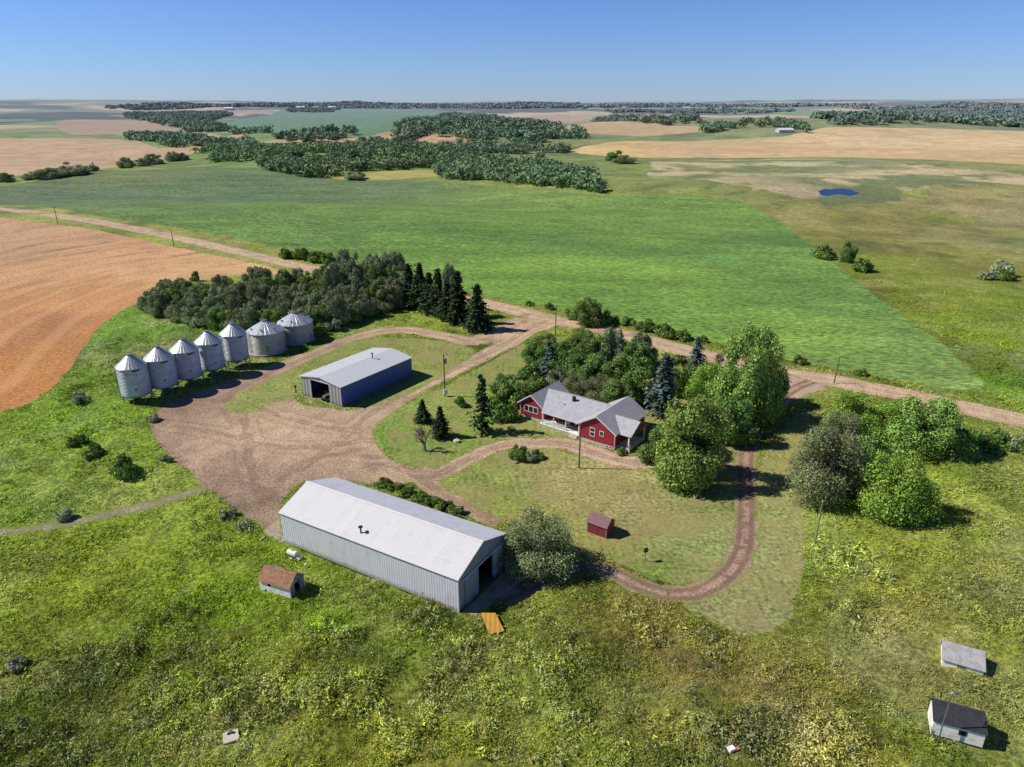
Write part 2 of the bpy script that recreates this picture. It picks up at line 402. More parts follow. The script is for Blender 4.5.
# one triangulation, cut into the pasture and every field, road and lawn (they meet edge to edge)
pts = []; edges = []
r = 24.0
while r < 24000:
    near = r < 330
    st = max(1.1, r*.0125); step = st/r
    lim = math.radians(54)
    a = -lim
    while a < lim:
        pts.append((r*math.sin(a)+random.uniform(-.3, .3)*st, r*math.cos(a)+random.uniform(-.3, .3)*st)); a += step
    r += st
for r in np.geomspace(5, 24000, 60):
    for a in np.linspace(math.radians(57), math.radians(303), 60): pts.append((r*math.sin(a), r*math.cos(a)))
for L, ws in ((L_main, (-2.2, -1.1, 0, 1.1, 2.2)), (L_loop, (-1, -.5, 0, .5, 1)), (L_house, (-1, -.5, 0, .5, 1)), (L_south, (-1.2, -.6, 0, .6, 1.2)), (L_north, (-1.2, -.6, 0, .6, 1.2)), (L_back, (0,)), (L_track, (-.5, 0, .5))):
    d = np.gradient(L, axis=0); d /= np.linalg.norm(d, axis=1)[:, None]; nn = np.stack([-d[:, 1], d[:, 0]], 1)
    for w in ws: pts += [tuple(q) for q in (L+nn*w)]
for _, P, _ in REG:
    o = len(pts); n = len(P); pts += [tuple(q) for q in P]; edges += [(o+i, o+(i+1) % n) for i in range(n)]
print('cdt in', len(pts), len(edges), time.time()-T0)
V2, _, F2, *_ = delaunay_2d_cdt([Vector(p) for p in pts], edges, [], 0, 1e-4, False)
V2 = np.array([(v.x, v.y) for v in V2]); F2 = np.array([f for f in F2 if len(f) == 3], int)
cen = V2[F2].mean(1); cls = classify(cen[:, 0], cen[:, 1])
print('cdt out', len(V2), len(F2), time.time()-T0)
def openness(xs, ys):
    """0 on or beside drives, lawns and fields, 1 well out in the rough pasture"""
    m = np.where(classify(xs, ys) == -1, 1.0, 0.0)
    for rad, v in ((3.2, .75), (2.0, .4), (1.0, .1)):
        for t in np.linspace(0, 2*math.pi, 8, endpoint=False):
            k = classify(xs+rad*math.cos(t), ys+rad*math.sin(t)) != -1; m = np.where(k, np.minimum(m, v), m)
    return m
def relief(x, y, m=None):
    """hummocks of the rough pasture, dying out towards the drives, lawns and fields"""
    r = np.hypot(x, y); z = np.zeros(len(x)); sel = np.where(r < 240)[0]
    if not len(sel): return z
    xs, ys = x[sel], y[sel]; m = openness(xs, ys) if m is None else m[sel]
    h = 2.3*(fbm(xs, ys, 4.2, 3, 301, .55)-.5)+2.6*(fbm(xs, ys, 17, 2, 311)-.5)
    z[sel] = np.maximum(h, -.35)*m*sst(240, 200, r[sel])*.8; return z
Z2 = hgt(V2[:, 0], V2[:, 1])+relief(V2[:, 0], V2[:, 1])
# ditches beside the gravel road, small rise of the road bed
# ---------------------------------------------------------------- ground materials
def ground_mat(name, kind):
    m = NT(name); p = m.pos()
    tint = m.attr('tint', 'Color')
    if kind in ('pasture', 'lawn', 'marsh'):
        fine = m.noise(p, 1.9, 6, .68); mid = m.noise(p, .35, 5, .62, .6); big = m.noise(p, .03, 5, .6)
        if kind == 'lawn': a, b = (.5, 1.52); a2, b2 = .7, 1.26
        else: a, b = (.5, 1.5); a2, b2 = .7, 1.3
        f = m.math('MULTIPLY', m.rng(fine, .39, .61, a, b, False), m.rng(mid, .3, .7, a2, b2, False))
        f = m.math('MULTIPLY', f, m.rng(big, .3, .7, .85, 1.12, False))
        vm = m.n('ShaderNodeVectorMath', operation='SCALE'); m.l(tint, vm.inputs[0]); m.l(f, vm.inputs['Scale'])
        c = vm.outputs[0]
        c = m.mix(m.rng(m.noise(p, .8, 6, .7, 1.0), .53, .7, 0, .5 if kind != 'lawn' else .4), c, lin('b0a070') if kind != 'lawn' else lin('a59b68'))
        if kind == 'lawn':
            spx = m.n('ShaderNodeSeparateXYZ'); m.l(p, spx.inputs[0])
            st = m.math('SINE', m.math('MULTIPLY', m.math('ADD', spx.outputs[0], m.math('MULTIPLY', m.noise(p, .05, 3, .5), 5.0)), 5.2))
            c = m.mix(m.math('MULTIPLY', m.rng(st, -.3, .6, 0, .2), m.rng(m.noise(p, .07, 4, .6), .4, .6, .2, 1)), c, lin('b5aa78'))
            c = m.mix(m.rng(m.noise(p, .16, 6, .65, .8), .44, .6, 0, .62), c, lin('9c9260'))
            c = m.mix(m.rng(m.noise(p, .45, 7, .7, .5), .57, .70, 0, .55), c, lin('9a8c72'))
            c = m.mix(m.rng(m.noise(p, .9, 7, .7, 1.5), .58, .72, 0, .6), c, lin('5d7430'))
        bm = m.bump(fine, .8, .12 if kind == 'lawn' else .45)
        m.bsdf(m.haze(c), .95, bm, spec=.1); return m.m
    if kind in ('canola', 'green_far'):
        mp = m.n('ShaderNodeMapping'); m.l(p, mp.inputs[0]); mp.inputs['Rotation'].default_value = (0, 0, .62); mp.inputs['Scale'].default_value = (.5, 1.0, 1)
        fine = m.noise(mp.outputs[0], 1.1, 6, .7); mid = m.noise(mp.outputs[0], .09, 6, .62, .5)
        f = m.math('MULTIPLY', m.rng(fine, .39, .61, .5, 1.5, False), m.rng(mid, .3, .7, .78, 1.24, False))
        f = m.math('MULTIPLY', f, m.rng(m.noise(mp.outputs[0], .33, 5, .7), .3, .7, .76, 1.24, False))
        mq = m.n('ShaderNodeMapping'); m.l(p, mq.inputs[0]); mq.inputs['Rotation'].default_value = (0, 0, .25); mq.inputs['Scale'].default_value = (.005, .034, 1)
        f = m.math('MULTIPLY', f, m.rng(m.noise(mq.outputs[0], 1.0, 4, .55, .4), .35, .65, .84, 1.12, False))  # fold shading put into the crop colour as stretched bands
        vm = m.n('ShaderNodeVectorMath', operation='SCALE'); m.l(tint, vm.inputs[0]); m.l(f, vm.inputs['Scale'])
        c = vm.outputs[0]
        c = m.mix(m.rng(m.noise(p, .035, 6, .7, 1.2), .56, .68, 0, .4), c, lin('6f9138'))
        c = m.mix(m.rng(m.noise(p, .5, 5, .7), .6, .72, 0, .35), c, lin('9fb84a'))
        c = m.mix(m.rng(m.noise(p, .011, 5, .6, .8), .6, .66, 0, .4), c, lin('44702f'))
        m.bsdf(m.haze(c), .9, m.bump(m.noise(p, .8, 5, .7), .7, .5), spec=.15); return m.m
    if kind in ('wheat', 'stubble_far'):
        e = m.attr('edge') if kind == 'wheat' else None
        fine = m.noise(p, 1.3, 6, .7); mid = m.noise(p, .05, 6, .6, .7)
        f = m.math('MULTIPLY', m.rng(fine, .39, .61, .72, 1.3, False), m.rng(mid, .3, .7, .8, 1.2, False))
        vm = m.n('ShaderNodeVectorMath', operation='SCALE'); m.l(tint, vm.inputs[0]); m.l(f, vm.inputs['Scale'])
        c = vm.outputs[0]
        if kind == 'wheat':
            wob = m.math('ADD', e, m.math('MULTIPLY', m.noise(p, .02, 3, .5), 9.0))
            cx = m.n('ShaderNodeCombineXYZ'); m.l(wob, cx.inputs[0])
            bands = m.noise(cx.outputs[0], .28, 5, .75)
            c = m.mix(m.rng(bands, .5, .7, 0, .38), c, lin('926a44'))
            c = m.mix(m.rng(m.math('SINE', m.math('MULTIPLY', wob, .62)), .3, 1, 0, .3), c, lin('dcb184'))
            # pairs of wheel marks that follow the edge of the field
            w2 = m.math('ADD', e, m.math('MULTIPLY', m.noise(p, .03, 2, .5), 4.0))
            md = m.math('PINGPONG', w2, 13.0)
            tr = m.math('MULTIPLY', m.rng(m.math('ABSOLUTE', m.math('SUBTRACT', m.math('ABSOLUTE', m.math('SUBTRACT', md, 6.0)), .9)), .25, .6, 1, 0), m.rng(m.noise(p, .025, 3, .6), 0.5, .6, 0, .7))
            c = m.mix(tr, c, lin('5d4028'))
        else:
            mp = m.n('ShaderNodeMapping'); m.l(p, mp.inputs[0]); mp.inputs['Rotation'].default_value = (0, 0, .5); mp.inputs['Scale'].default_value = (.08, 1.0, 1)
            c = m.mix(m.rng(m.noise(mp.outputs[0], .09, 4, .6), .5, .66, 0, .35), c, lin('a88b62'))
            c = m.mix(m.rng(m.noise(p, .012, 6, .6, 1), .56, .62, 0, .3), c, lin('8f8a5a'))
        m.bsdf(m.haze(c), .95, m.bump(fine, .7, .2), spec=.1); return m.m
    if kind in ('yard', 'road', 'loop', 'track'):
        base = {'yard': 'b39880', 'road': 'cbb092', 'loop': 'a78d7a', 'track': '989078'}[kind]
        fine = m.noise(p, 3.0, 6, .7); mid = m.noise(p, .22, 6, .65, .8)
        c0 = lin(base)
        f = m.math('MULTIPLY', m.rng(fine, .39, .61, .58, 1.42, False), m.rng(mid, .3, .7, .74, 1.24, False))
        vm = m.n('ShaderNodeVectorMath', operation='SCALE'); vm.inputs[0].default_value = c0; m.l(f, vm.inputs['Scale'])
        if kind == 'yard': m.l(tint, vm.inputs[0])
        c = vm.outputs[0]
        c = m.mix(m.rng(m.noise(p, .09, 7, .7, 1.0), .50, .66, 0, .6), c, lin('7d6458'))
        c = m.mix(m.rng(m.noise(p, .6, 7, .7, 1.0), .52, .72, 0, .3 if kind == 'loop' else .5), c, lin('c2ab98'))
        ac = m.attr('across')      # metres from the wheel line
        wav = m.math('ADD', ac, m.math('MULTIPLY', m.math('SUBTRACT', m.noise(p, .16, 4, .6), .5), 1.0))
        if kind in ('road', 'loop', 'yard'):
            s_ = m.math('SINE', m.math('MULTIPLY', wav, {'road': 3.3, 'loop': 4.6, 'yard': 3.6}[kind]))
            amt = m.math('MULTIPLY', m.rng(s_, -.2, 1, 0, {'road': .35, 'loop': .6, 'yard': .45}[kind]), m.rng(m.noise(p, .3, 4, .6), .3, .6, .35, 1))
            if kind == 'loop': amt = m.math('MULTIPLY', m.rng(m.math('ABSOLUTE', m.math('SUBTRACT', m.math('ADD', ac, m.math('MULTIPLY', m.math('SUBTRACT', m.noise(p, .7, 4, .6), .5), .3)), .72)), .15, .5, .75, 0), m.rng(m.noise(p, .3, 4, .6), .3, .6, .7, 1))
            elif kind != 'road': amt = m.math('MULTIPLY', amt, m.rng(ac, 1.4, 3.0, 1, 0))
            c = m.mix(amt, c, lin('76594b') if kind != 'road' else lin('8f7560'))
        if kind == 'loop': c = m.mix(m.rng(ac, 1.1, 1.45, 0, .45), c, lin('c9b59e'))
        # grass creeping in from the verge
        e = m.math('ADD', m.attr('edge'), m.math('MULTIPLY', m.math('SUBTRACT', m.noise(p, .9, 6, .75, .5), .5), 2.4))
        c = m.mix(m.rng(e, -.1, .75, .85, 0), c, lin('78803f'))
        if kind == 'track': c = m.mix(m.rng(m.noise(p, .35, 6, .7), .42, .6, 0, .8), c, lin('7c8548'))
        if kind == 'yard':
            e2 = m.math('ADD', m.attr('edge'), m.math('MULTIPLY', m.math('SUBTRACT', m.noise(p, .25, 7, .75, 1.0), .5), 12.0))
            c = m.mix(m.rng(e2, -2.5, .8, .55, 0), c, lin('77703f'))
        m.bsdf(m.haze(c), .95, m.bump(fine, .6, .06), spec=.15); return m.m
    if kind == 'water':
        m.bsdf(lin('2c4a74'), .1, m.bump(m.noise(p, 1.2, 3, .5), .2, .05), spec=.6); return m.m
    if kind == 'concrete':
        fine = m.noise(p, 1.2, 8, .75)
        c = m.mix(m.rng(fine, .35, .65, 0, .8), lin('b7a994'), lin('8e8270'))
        m.bsdf(c, .9, m.bump(fine, .5, .02)); return m.m
GM = {k: ground_mat('ground_'+k, k) for k in ('pasture', 'lawn', 'marsh', 'canola', 'green_far', 'wheat', 'stubble_far', 'yard', 'road', 'loop', 'track', 'water', 'concrete')}
def idwg(ctrl, gain):
    f = idw(ctrl); g = np.array(gain)
    return lambda x, y: f(x, y)*g
TINT = {
 'canola': idwg([(500,236,'4a8634'),(545,240,'488434'),(600,246,'488436'),(655,250,'488436'),(710,254,'498638'),(770,258,'4c8a3a'),(230,184,'4a7844'),(262,196,'4a7844'),(318,190,'4c7a44'),(560,262,'62a43c'),(660,270,'62a43c'),(620,296,'4f8e36'),(720,304,'508e38'),(820,300,'528e3c'),(20,195,'4f7a4c'),(100,195,'4e7c4c'),(200,190,'50804a'),(300,185,'51804a'),(300,230,'508a3a'),(400,210,'559038'),(450,260,'569636'),(560,220,'579236'),(600,280,'5a9c34'),  # dark and bright points paint the shading of land folds
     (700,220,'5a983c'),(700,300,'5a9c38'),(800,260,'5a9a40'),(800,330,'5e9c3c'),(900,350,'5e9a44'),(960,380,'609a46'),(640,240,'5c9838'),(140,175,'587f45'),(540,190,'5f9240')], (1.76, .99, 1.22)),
 'wheat': idw([(20,240,'c09a76'),(120,260,'c89c74'),(220,268,'cfa97a'),(100,300,'c49062'),(30,380,'bd8450'),(20,330,'b58258'),(80,350,'bb8350')]),
 'stubble_far': idwg([(40,160,'b79a80'),(200,150,'b3987c'),(400,135,'b39678'),(150,125,'a08a74'),(700,150,'bfa47c'),(900,140,'cbb288'),(620,150,'c7ac78'),(1000,160,'bfa47a'),(630,130,'b59c78'),(560,118,'ab977c'),(400,176,'a09a58')], (1.17, 1.15, 1.07)),
 'yard': idwg([(250,430,'b89d86'),(300,445,'b59a86'),(350,440,'b0937e'),(210,485,'857060'),(235,505,'826f60'),(270,515,'8a7666'),(180,405,'8c7465'),(170,440,'9c8474'),(200,455,'ab917e'),(250,385,'9a8272'),(300,365,'a58c78'),
     (400,335,'b29a80'),(300,480,'9a8270'),(230,470,'917a69'),(400,400,'b39a84'),(470,360,'b59c84'),(530,325,'bb9f86'),(420,475,'a28a76'),(480,450,'b59a86'),(600,455,'b79c8a'),(660,463,'b09a86'),(730,470,'a08a78')], (1.17, 1.2, 1.13)),
 'green_far': idw([(350,120,'5f8560'),(250,125,'628a60')]),
 'lawn': idw([(400,440,'729638'),(430,455,'76983a'),(470,400,'7c8f42'),(520,380,'76893c'),(430,400,'849848'),(400,350,'8a9448'),(300,390,'84934c'),(360,345,'7f9442'),(460,345,'8c9450'),
     (480,480,'8b9a4c'),(560,480,'a39b66'),(640,500,'a59c6c'),(700,540,'8c9a5c'),(600,540,'94984f'),(620,470,'a39c66'),(540,520,'99964f'),(700,490,'808f48'),(650,575,'76903c'),(780,480,'9a9c60'),(780,560,'929660'),(740,610,'8d9060'),(770,440,'93964f'),(500,495,'7f9440'),(660,450,'7c8c44')]),
 'marsh': idw([(700,170,'94935f'),(760,165,'8a9a60'),(830,170,'8b9068'),(900,175,'a59e70'),(1000,178,'b4a57c'),(800,190,'b8a888'),(870,195,'a89c74'),(720,180,'b3a67c'),(840,185,'6e7a50')]),
}
ROUGH = None
def roughmap(X, Y):
    # the tall rough growth lies across the foreground
    global ROUGH
    if ROUGH is None: ROUGH = [(np.array(U(px, py)[:2]), s) for px, py, s in [(100,680,6),(60,705,6),(150,655,5),(560,650,13),(640,670,13),(480,690,12),(700,690,12),(620,740,12),(260,690,9),(200,700,8),(300,740,9),(150,720,8),(430,735,9),(865,585,4),(965,605,5),(830,565,4),(350,540,3),(420,610,5),(230,520,5)]]
    w = np.zeros(len(X))
    for p_, s in ROUGH: w += np.exp(-.5*((X-p_[0])**2+(Y-p_[1])**2)/s**2*2.2)
    return np.clip(w*1.3, 0.0, 1)*sst(.3, .62, fbm(X, Y, 5, 4, 77, .6))
def add_attrs(me, x, y, i):
    name, P, mk = REG[i] if i >= 0 else ('pasture', None, 'pasture')
    n = len(x)
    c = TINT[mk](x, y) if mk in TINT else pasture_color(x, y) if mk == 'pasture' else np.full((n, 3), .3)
    if mk == 'pasture': c = c*(1-.28*roughmap(x, y)*sst(230, 160, np.hypot(x, y)))[:, None]
    if mk == 'marsh':
        w = sst(.47, .56, fbm(x/2.2, y, 36, 5, 13, .7))[:, None]*.9; c = c*(1-w)+np.array(lin('d2c094'))*w
        w = sst(.53, .58, fbm(x/2.0, y, 26, 5, 93, .65))[:, None]*.85; c = c*(1-w)+np.array(lin('667848'))*w
    if mk == 'lawn': c = c*(.8+.4*fbm(x, y, 14, 4, 33))[:, None]
    if mk == 'canola': c = c*(.86+.28*fbm(x, y, 70, 4, 33))[:, None]
    a = me.color_attributes.new('tint', 'FLOAT_COLOR', 'POINT'); cc = np.ones((n, 4), np.float32); cc[:, :3] = c
    a.data.foreach_set('color', cc.ravel())
    if mk in ('yard', 'road', 'loop', 'track', 'wheat'):
        if mk == 'yard' : # distance to where the gravel ends, whatever piece of gravel it is
            e = np.full(n, 60.0)
            ang = np.linspace(0, 2*math.pi, 16, endpoint=False)
            G = {'yard', 'loop', 'road', 'concrete', 'track'}; gi = [k for k, q in enumerate(REG) if q[2] in G]
            for rad in (.35, .8, 1.5, 2.6, 4.5, 7):
                for t in ang:
                    k = classify(x+rad*math.cos(t), y+rad*math.sin(t)); out = ~np.isin(k, gi)
                    e = np.where(out & (e > rad), rad, e)
            e = np.minimum(e, 9)
        elif mk == 'wheat': e = segdist([UP([(290,268),(272,270),(235,276),(189,282),(155,293),(141,300),(103,322),(84,347),(72,367),(53,386),(31,402),(0,412),(-90,430)])], x, y)
        else: e = segdist([closed(P)], x, y)
        if mk in ('road', 'loop', 'track'):
            e = np.where(e < .08, 0, e)
        at = me.attributes.new('edge', 'FLOAT', 'POINT'); at.data.foreach_set('value', e.astype(np.float32))
    if mk in ('yard', 'road', 'loop'):
        lines = {'road': [L_main], 'loop': [L_loop], 'yard': [L_north, L_south, L_back, L_house]+[polyline(q) for q in YT]}[mk]
        at = me.attributes.new('across', 'FLOAT', 'POINT'); at.data.foreach_set('value', np.minimum(segdist(lines, x, y), 12).astype(np.float32))
for i in range(-1, len(REG)):
    F = F2[cls == i]
    if not len(F): continue
    u, inv = np.unique(F.ravel(), return_inverse=True)
    V = np.column_stack([V2[u], Z2[u]]); F = inv.reshape(-1, 3)
    # face up
    a, b, c = V[F[:, 0]], V[F[:, 1]], V[F[:, 2]]
    neg = np.cross(b-a, c-a)[:, 2] < 0; F[neg] = F[neg][:, ::-1]
    name, mk = ('ground', 'pasture') if i < 0 else (REG[i][0], REG[i][2])
    me = npmesh(name, V, F, GM[mk], smooth=True)
    add_attrs(me, V[:, 0], V[:, 1], i)
    o = bpy.data.objects.new(name, me); COL.objects.link(o); o['kind'] = 'structure'
print('ground', time.time()-T0)

# ---------------------------------------------------------------- foliage
def leaf_mat(name, hazy=False, trans=.28):
    m = NT(name); t = m.attr('tint', 'Color')
    oi = m.n('ShaderNodeObjectInfo')
    hs = m.n('ShaderNodeHueSaturation'); m.l(t, hs.inputs['Color'])
    m.l(m.rng(oi.outputs['Random'], 0, 1, .485, .515, False), hs.inputs['Hue'])
    m.l(m.rng(oi.outputs['Random'], 0, 1, .85, 1.15, False), hs.inputs['Value'])
    c = hs.outputs[0]
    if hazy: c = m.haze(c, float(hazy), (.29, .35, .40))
    d = m.n('ShaderNodeBsdfPrincipled'); m.l(c, d.inputs['Base Color']); d.inputs['Roughness'].default_value = .75; d.inputs['Specular IOR Level'].default_value = .12
    tr = m.n('ShaderNodeBsdfTranslucent'); m.l(m.mix(.5, c, lin('a8b83c'), 'MIX'), tr.inputs[0])
    mx = m.n('ShaderNodeMixShader'); mx.inputs[0].default_value = trans*.4
    m.l(d.outputs[0], mx.inputs[1]); m.l(tr.outputs[0], mx.inputs[2]); m.l(mx.outputs[0], m.out.inputs[0])
    return m.m
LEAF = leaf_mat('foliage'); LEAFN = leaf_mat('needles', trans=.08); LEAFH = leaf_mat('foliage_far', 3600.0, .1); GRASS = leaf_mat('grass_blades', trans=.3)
BARK = plain('bark', '6b5d50', .9, .25, 6); BARKP = plain('bark_pale', '8f877a', .9, .2, 6)
def quads(C, N, S, rng, flat=.0, asp=.7):
    """leaf sprays: quads centred at C, facing about N, of size S"""
    n = len(C)
    Rr = rng.normal(size=(n, 3)); N = N/np.linalg.norm(N, axis=1)[:, None]
    N = N+Rr*.55; N /= np.linalg.norm(N, axis=1)[:, None]
    A = np.cross(N, rng.normal(size=(n, 3))); A /= np.linalg.norm(A, axis=1)[:, None]; B = np.cross(N, A)
    S = S[:, None] if np.ndim(S) else S
    a, b = A*S*.5, B*S*.5*asp
    j = lambda: 1+rng.uniform(-.35, .35, (n, 1))
    V = np.stack([C-a*j()-b*j(), C+a*j()-b*j()*.6, C+a*j()*.8+b*j(), C-a*j()*.7+b*j()], 1).reshape(-1, 3)
    F = np.arange(4*n).reshape(n, 4)
    return V, F
def crown_mesh(name, nleaf, size, col, seed, lobes=16, squash=.6, base=.12, dark=.45, spread=.62, mat=None, pale=None, gaps=.0, cone=0.0, lobe_r=(.26, .42)):
    """unit crown: fits in radius 1, z from base to 1 (height scaled by caller); col: albedo"""
    rng = np.random.default_rng(seed)
    cs = []
    for i in range(lobes):
        t = rng.uniform(0, 2*math.pi) if i % 4 else i*2.4; zz = rng.uniform(0, 1) if i % 5 > 1 else rng.uniform(0, .3)
        prof = math.sqrt(max(.03, 1-((zz-.36)/.72)**2))*(1-cone*zz)
        rr = spread*prof*rng.uniform(.15, 1)**.45; lr = rng.uniform(*lobe_r)*(1.1-.35*zz)
        cs.append((rr*math.cos(t), rr*math.sin(t), zz, lr))
    cs = np.array(cs)
    w = cs[:, 3]**2; w /= w.sum(); k = rng.choice(len(cs), nleaf, p=w)
    D = rng.normal(size=(nleaf, 3)); D[:, 2] += .15; D /= np.linalg.norm(D, axis=1)[:, None]
    rad = cs[k, 3]*(rng.uniform(.5, 1.0, nleaf)**.5)*(1+.16*rng.normal(size=nleaf))
    c = cs[k]; P = c[:, :3].copy(); zr = .62*float(np.mean(lobe_r)); P[:, 2] = base+zr*.8+P[:, 2]*(1-base-1.75*zr)
    P = P+D*rad[:, None]*np.array([1, 1, .62])
    lowm = P[:, 2] < base*.5; P[lowm, 2] = rng.uniform(0, base*.8+.05, lowm.sum())
    V, F = quads(P, D, rng.uniform(.55, 1.45, nleaf)*size, rng)
    c0 = np.repeat(P, 4, axis=0); V[:, 2] = c0[:, 2]+(V[:, 2]-c0[:, 2])*squash
    # colour varies per lobe and leaf; crown shade is painted in, darker deep inside
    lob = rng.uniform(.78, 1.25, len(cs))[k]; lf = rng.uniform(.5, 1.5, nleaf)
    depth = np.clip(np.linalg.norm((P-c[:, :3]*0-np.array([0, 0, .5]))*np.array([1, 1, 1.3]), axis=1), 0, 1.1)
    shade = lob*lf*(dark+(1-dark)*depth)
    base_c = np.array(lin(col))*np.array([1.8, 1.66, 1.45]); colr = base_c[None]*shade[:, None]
    if pale is not None:
        wv = (rng.uniform(0, 1, nleaf) < .22)[:, None]*1.0; colr = colr*(1-wv)+np.array(lin(pale))[None]*lf[:, None]*wv
    cc = np.repeat(colr, 4, axis=0)
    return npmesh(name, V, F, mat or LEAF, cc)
def spruce_mesh(name, col, seed, levels=22, per=13, size=.22, R=1.0, open_=0.0, tip='9fb0a0'):
    """unit spruce: radius 1 at the base, z 0..1 (scaled by the caller; radius units != height units)"""
    rng = np.random.default_rng(seed); P = []; D = []; Sz = []; Sh = []
    for i in range(levels):
        z = .06+.93*(i/levels)**.95; r = R*(1-z)**.85*(1 if i > 1 else .8)*rng.uniform(.85, 1.08)
        nb = max(5, int(per*(1-z*.6)))
        for b in range(nb):
            t = rng.uniform(0, 2*math.pi); L = r*rng.uniform(.72, 1.12)
            if rng.uniform() < open_: continue
            m = max(3, int(11*L))
            for q in range(m):
                s = (q+.6)/m; side = rng.normal()*.10*(1.2-s)
                P.append((L*s*math.cos(t)-side*math.sin(t), L*s*math.sin(t)+side*math.cos(t), z+.035*(1-s)-.045*s*s+rng.uniform(-.012, .012)))
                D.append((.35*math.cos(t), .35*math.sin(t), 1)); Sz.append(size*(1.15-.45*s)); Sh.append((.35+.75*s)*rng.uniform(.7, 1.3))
    P = np.array(P); D = np.array(D); Sz = np.array(Sz); Sh = np.array(Sh)
    V, F = quads(P, D, Sz, rng, asp=.55)
    # cards are built in a space where z is height-normalised: thin them vertically
    c0 = np.repeat(P, 4, axis=0); V[:, 2] = c0[:, 2]+(V[:, 2]-c0[:, 2])*.30
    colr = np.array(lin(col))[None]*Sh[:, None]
    wv = (rng.uniform(size=len(P)) < .18)[:, None]*1.0; colr = colr*(1-wv)+np.array(lin(tip))[None]*Sh[:, None]*wv*.8
    return npmesh(name, V, F, LEAFN, np.repeat(colr, 4, axis=0))
def trunk_mesh(name, seed, limbs=6, mat=None, h=.75, r=.045, reach=.5):
    rng = random.Random(seed); b = MB()
    p = [(0, 0, -.03)]; rr = [r*1.35]
    for i in range(1, 6):
        p.append((rng.uniform(-.03, .03)*i, rng.uniform(-.03, .03)*i, h*i/5)); rr.append(r*(1.05-.17*i))
    b.tube(p, rr, 8)
    for k in range(limbs):
        i = rng.randint(1, 4); a = rng.uniform(0, 6.28); s = Vector(p[i])
        d = Vector((math.cos(a)*reach, math.sin(a)*reach, .22)); 
        b.tube([s, s+d*.5+Vector((0, 0, .02)), s+d+Vector((0, 0, .08))], [rr[i]*.6, rr[i]*.4, rr[i]*.12], 6)
    me_o = b.build(name, mat or BARK); me = me_o.data; bpy.data.objects.remove(me_o); return me
PROT = {}
def proto(kind, cm, tm): PROT.setdefault(kind, []).append((cm, tm))
for s in (1, 2):
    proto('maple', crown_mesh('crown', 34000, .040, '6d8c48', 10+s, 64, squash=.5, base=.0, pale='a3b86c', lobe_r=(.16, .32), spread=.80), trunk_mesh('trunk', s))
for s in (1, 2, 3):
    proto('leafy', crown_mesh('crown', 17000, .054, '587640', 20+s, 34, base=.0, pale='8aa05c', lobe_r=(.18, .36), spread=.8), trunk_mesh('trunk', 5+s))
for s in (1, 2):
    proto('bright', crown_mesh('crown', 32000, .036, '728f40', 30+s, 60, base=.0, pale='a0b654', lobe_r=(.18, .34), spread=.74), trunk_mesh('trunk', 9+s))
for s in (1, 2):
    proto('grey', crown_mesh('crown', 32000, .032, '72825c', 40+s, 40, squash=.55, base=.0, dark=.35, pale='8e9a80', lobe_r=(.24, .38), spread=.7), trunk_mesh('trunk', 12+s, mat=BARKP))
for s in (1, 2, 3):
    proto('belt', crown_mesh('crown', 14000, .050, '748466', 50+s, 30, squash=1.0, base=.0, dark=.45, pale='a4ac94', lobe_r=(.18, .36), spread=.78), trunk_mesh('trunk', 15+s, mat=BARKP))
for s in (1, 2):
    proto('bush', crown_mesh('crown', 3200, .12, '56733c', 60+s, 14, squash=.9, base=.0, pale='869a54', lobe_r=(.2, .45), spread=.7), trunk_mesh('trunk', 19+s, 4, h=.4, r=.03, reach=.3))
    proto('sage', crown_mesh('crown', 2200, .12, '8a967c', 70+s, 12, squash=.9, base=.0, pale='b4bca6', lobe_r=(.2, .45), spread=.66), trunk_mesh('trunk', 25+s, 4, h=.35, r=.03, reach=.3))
for s in (1, 2, 3):
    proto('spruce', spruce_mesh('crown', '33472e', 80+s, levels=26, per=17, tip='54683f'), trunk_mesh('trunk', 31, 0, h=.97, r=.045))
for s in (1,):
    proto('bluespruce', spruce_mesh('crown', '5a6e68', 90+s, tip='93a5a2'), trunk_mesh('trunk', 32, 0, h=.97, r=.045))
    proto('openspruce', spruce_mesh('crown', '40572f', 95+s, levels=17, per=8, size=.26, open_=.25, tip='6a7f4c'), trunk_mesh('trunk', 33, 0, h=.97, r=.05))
def bare_mesh(name, seed):
    rng = random.Random(seed); b = MB()
    def br(p, d, L, r, dep):
        q = p+d*L; b.tube([p, (p+q)/2+Vector((rng.uniform(-.03, .03),)*3)*L, q], [r*1.3, r*1.1, r*.8], 5, cap=False)
        if dep:
            for _ in range(4 if dep > 1 else 6):
                nd = (d+Vector((rng.uniform(-.9, .9), rng.uniform(-.9, .9), rng.uniform(-.1, .6)))).normalized()
                br(p+(q-p)*rng.uniform(.6, 1), nd, L*rng.uniform(.6, .85), r*.5, dep-1)
    br(Vector((0, 0, -.02)), Vector((0, 0, 1)), .3, .04, 4)
    o = b.build(name, plain('twigs', '8d7a74', .9, .2, 5)); me = o.data; bpy.data.objects.remove(o); return me
NTREE = 0
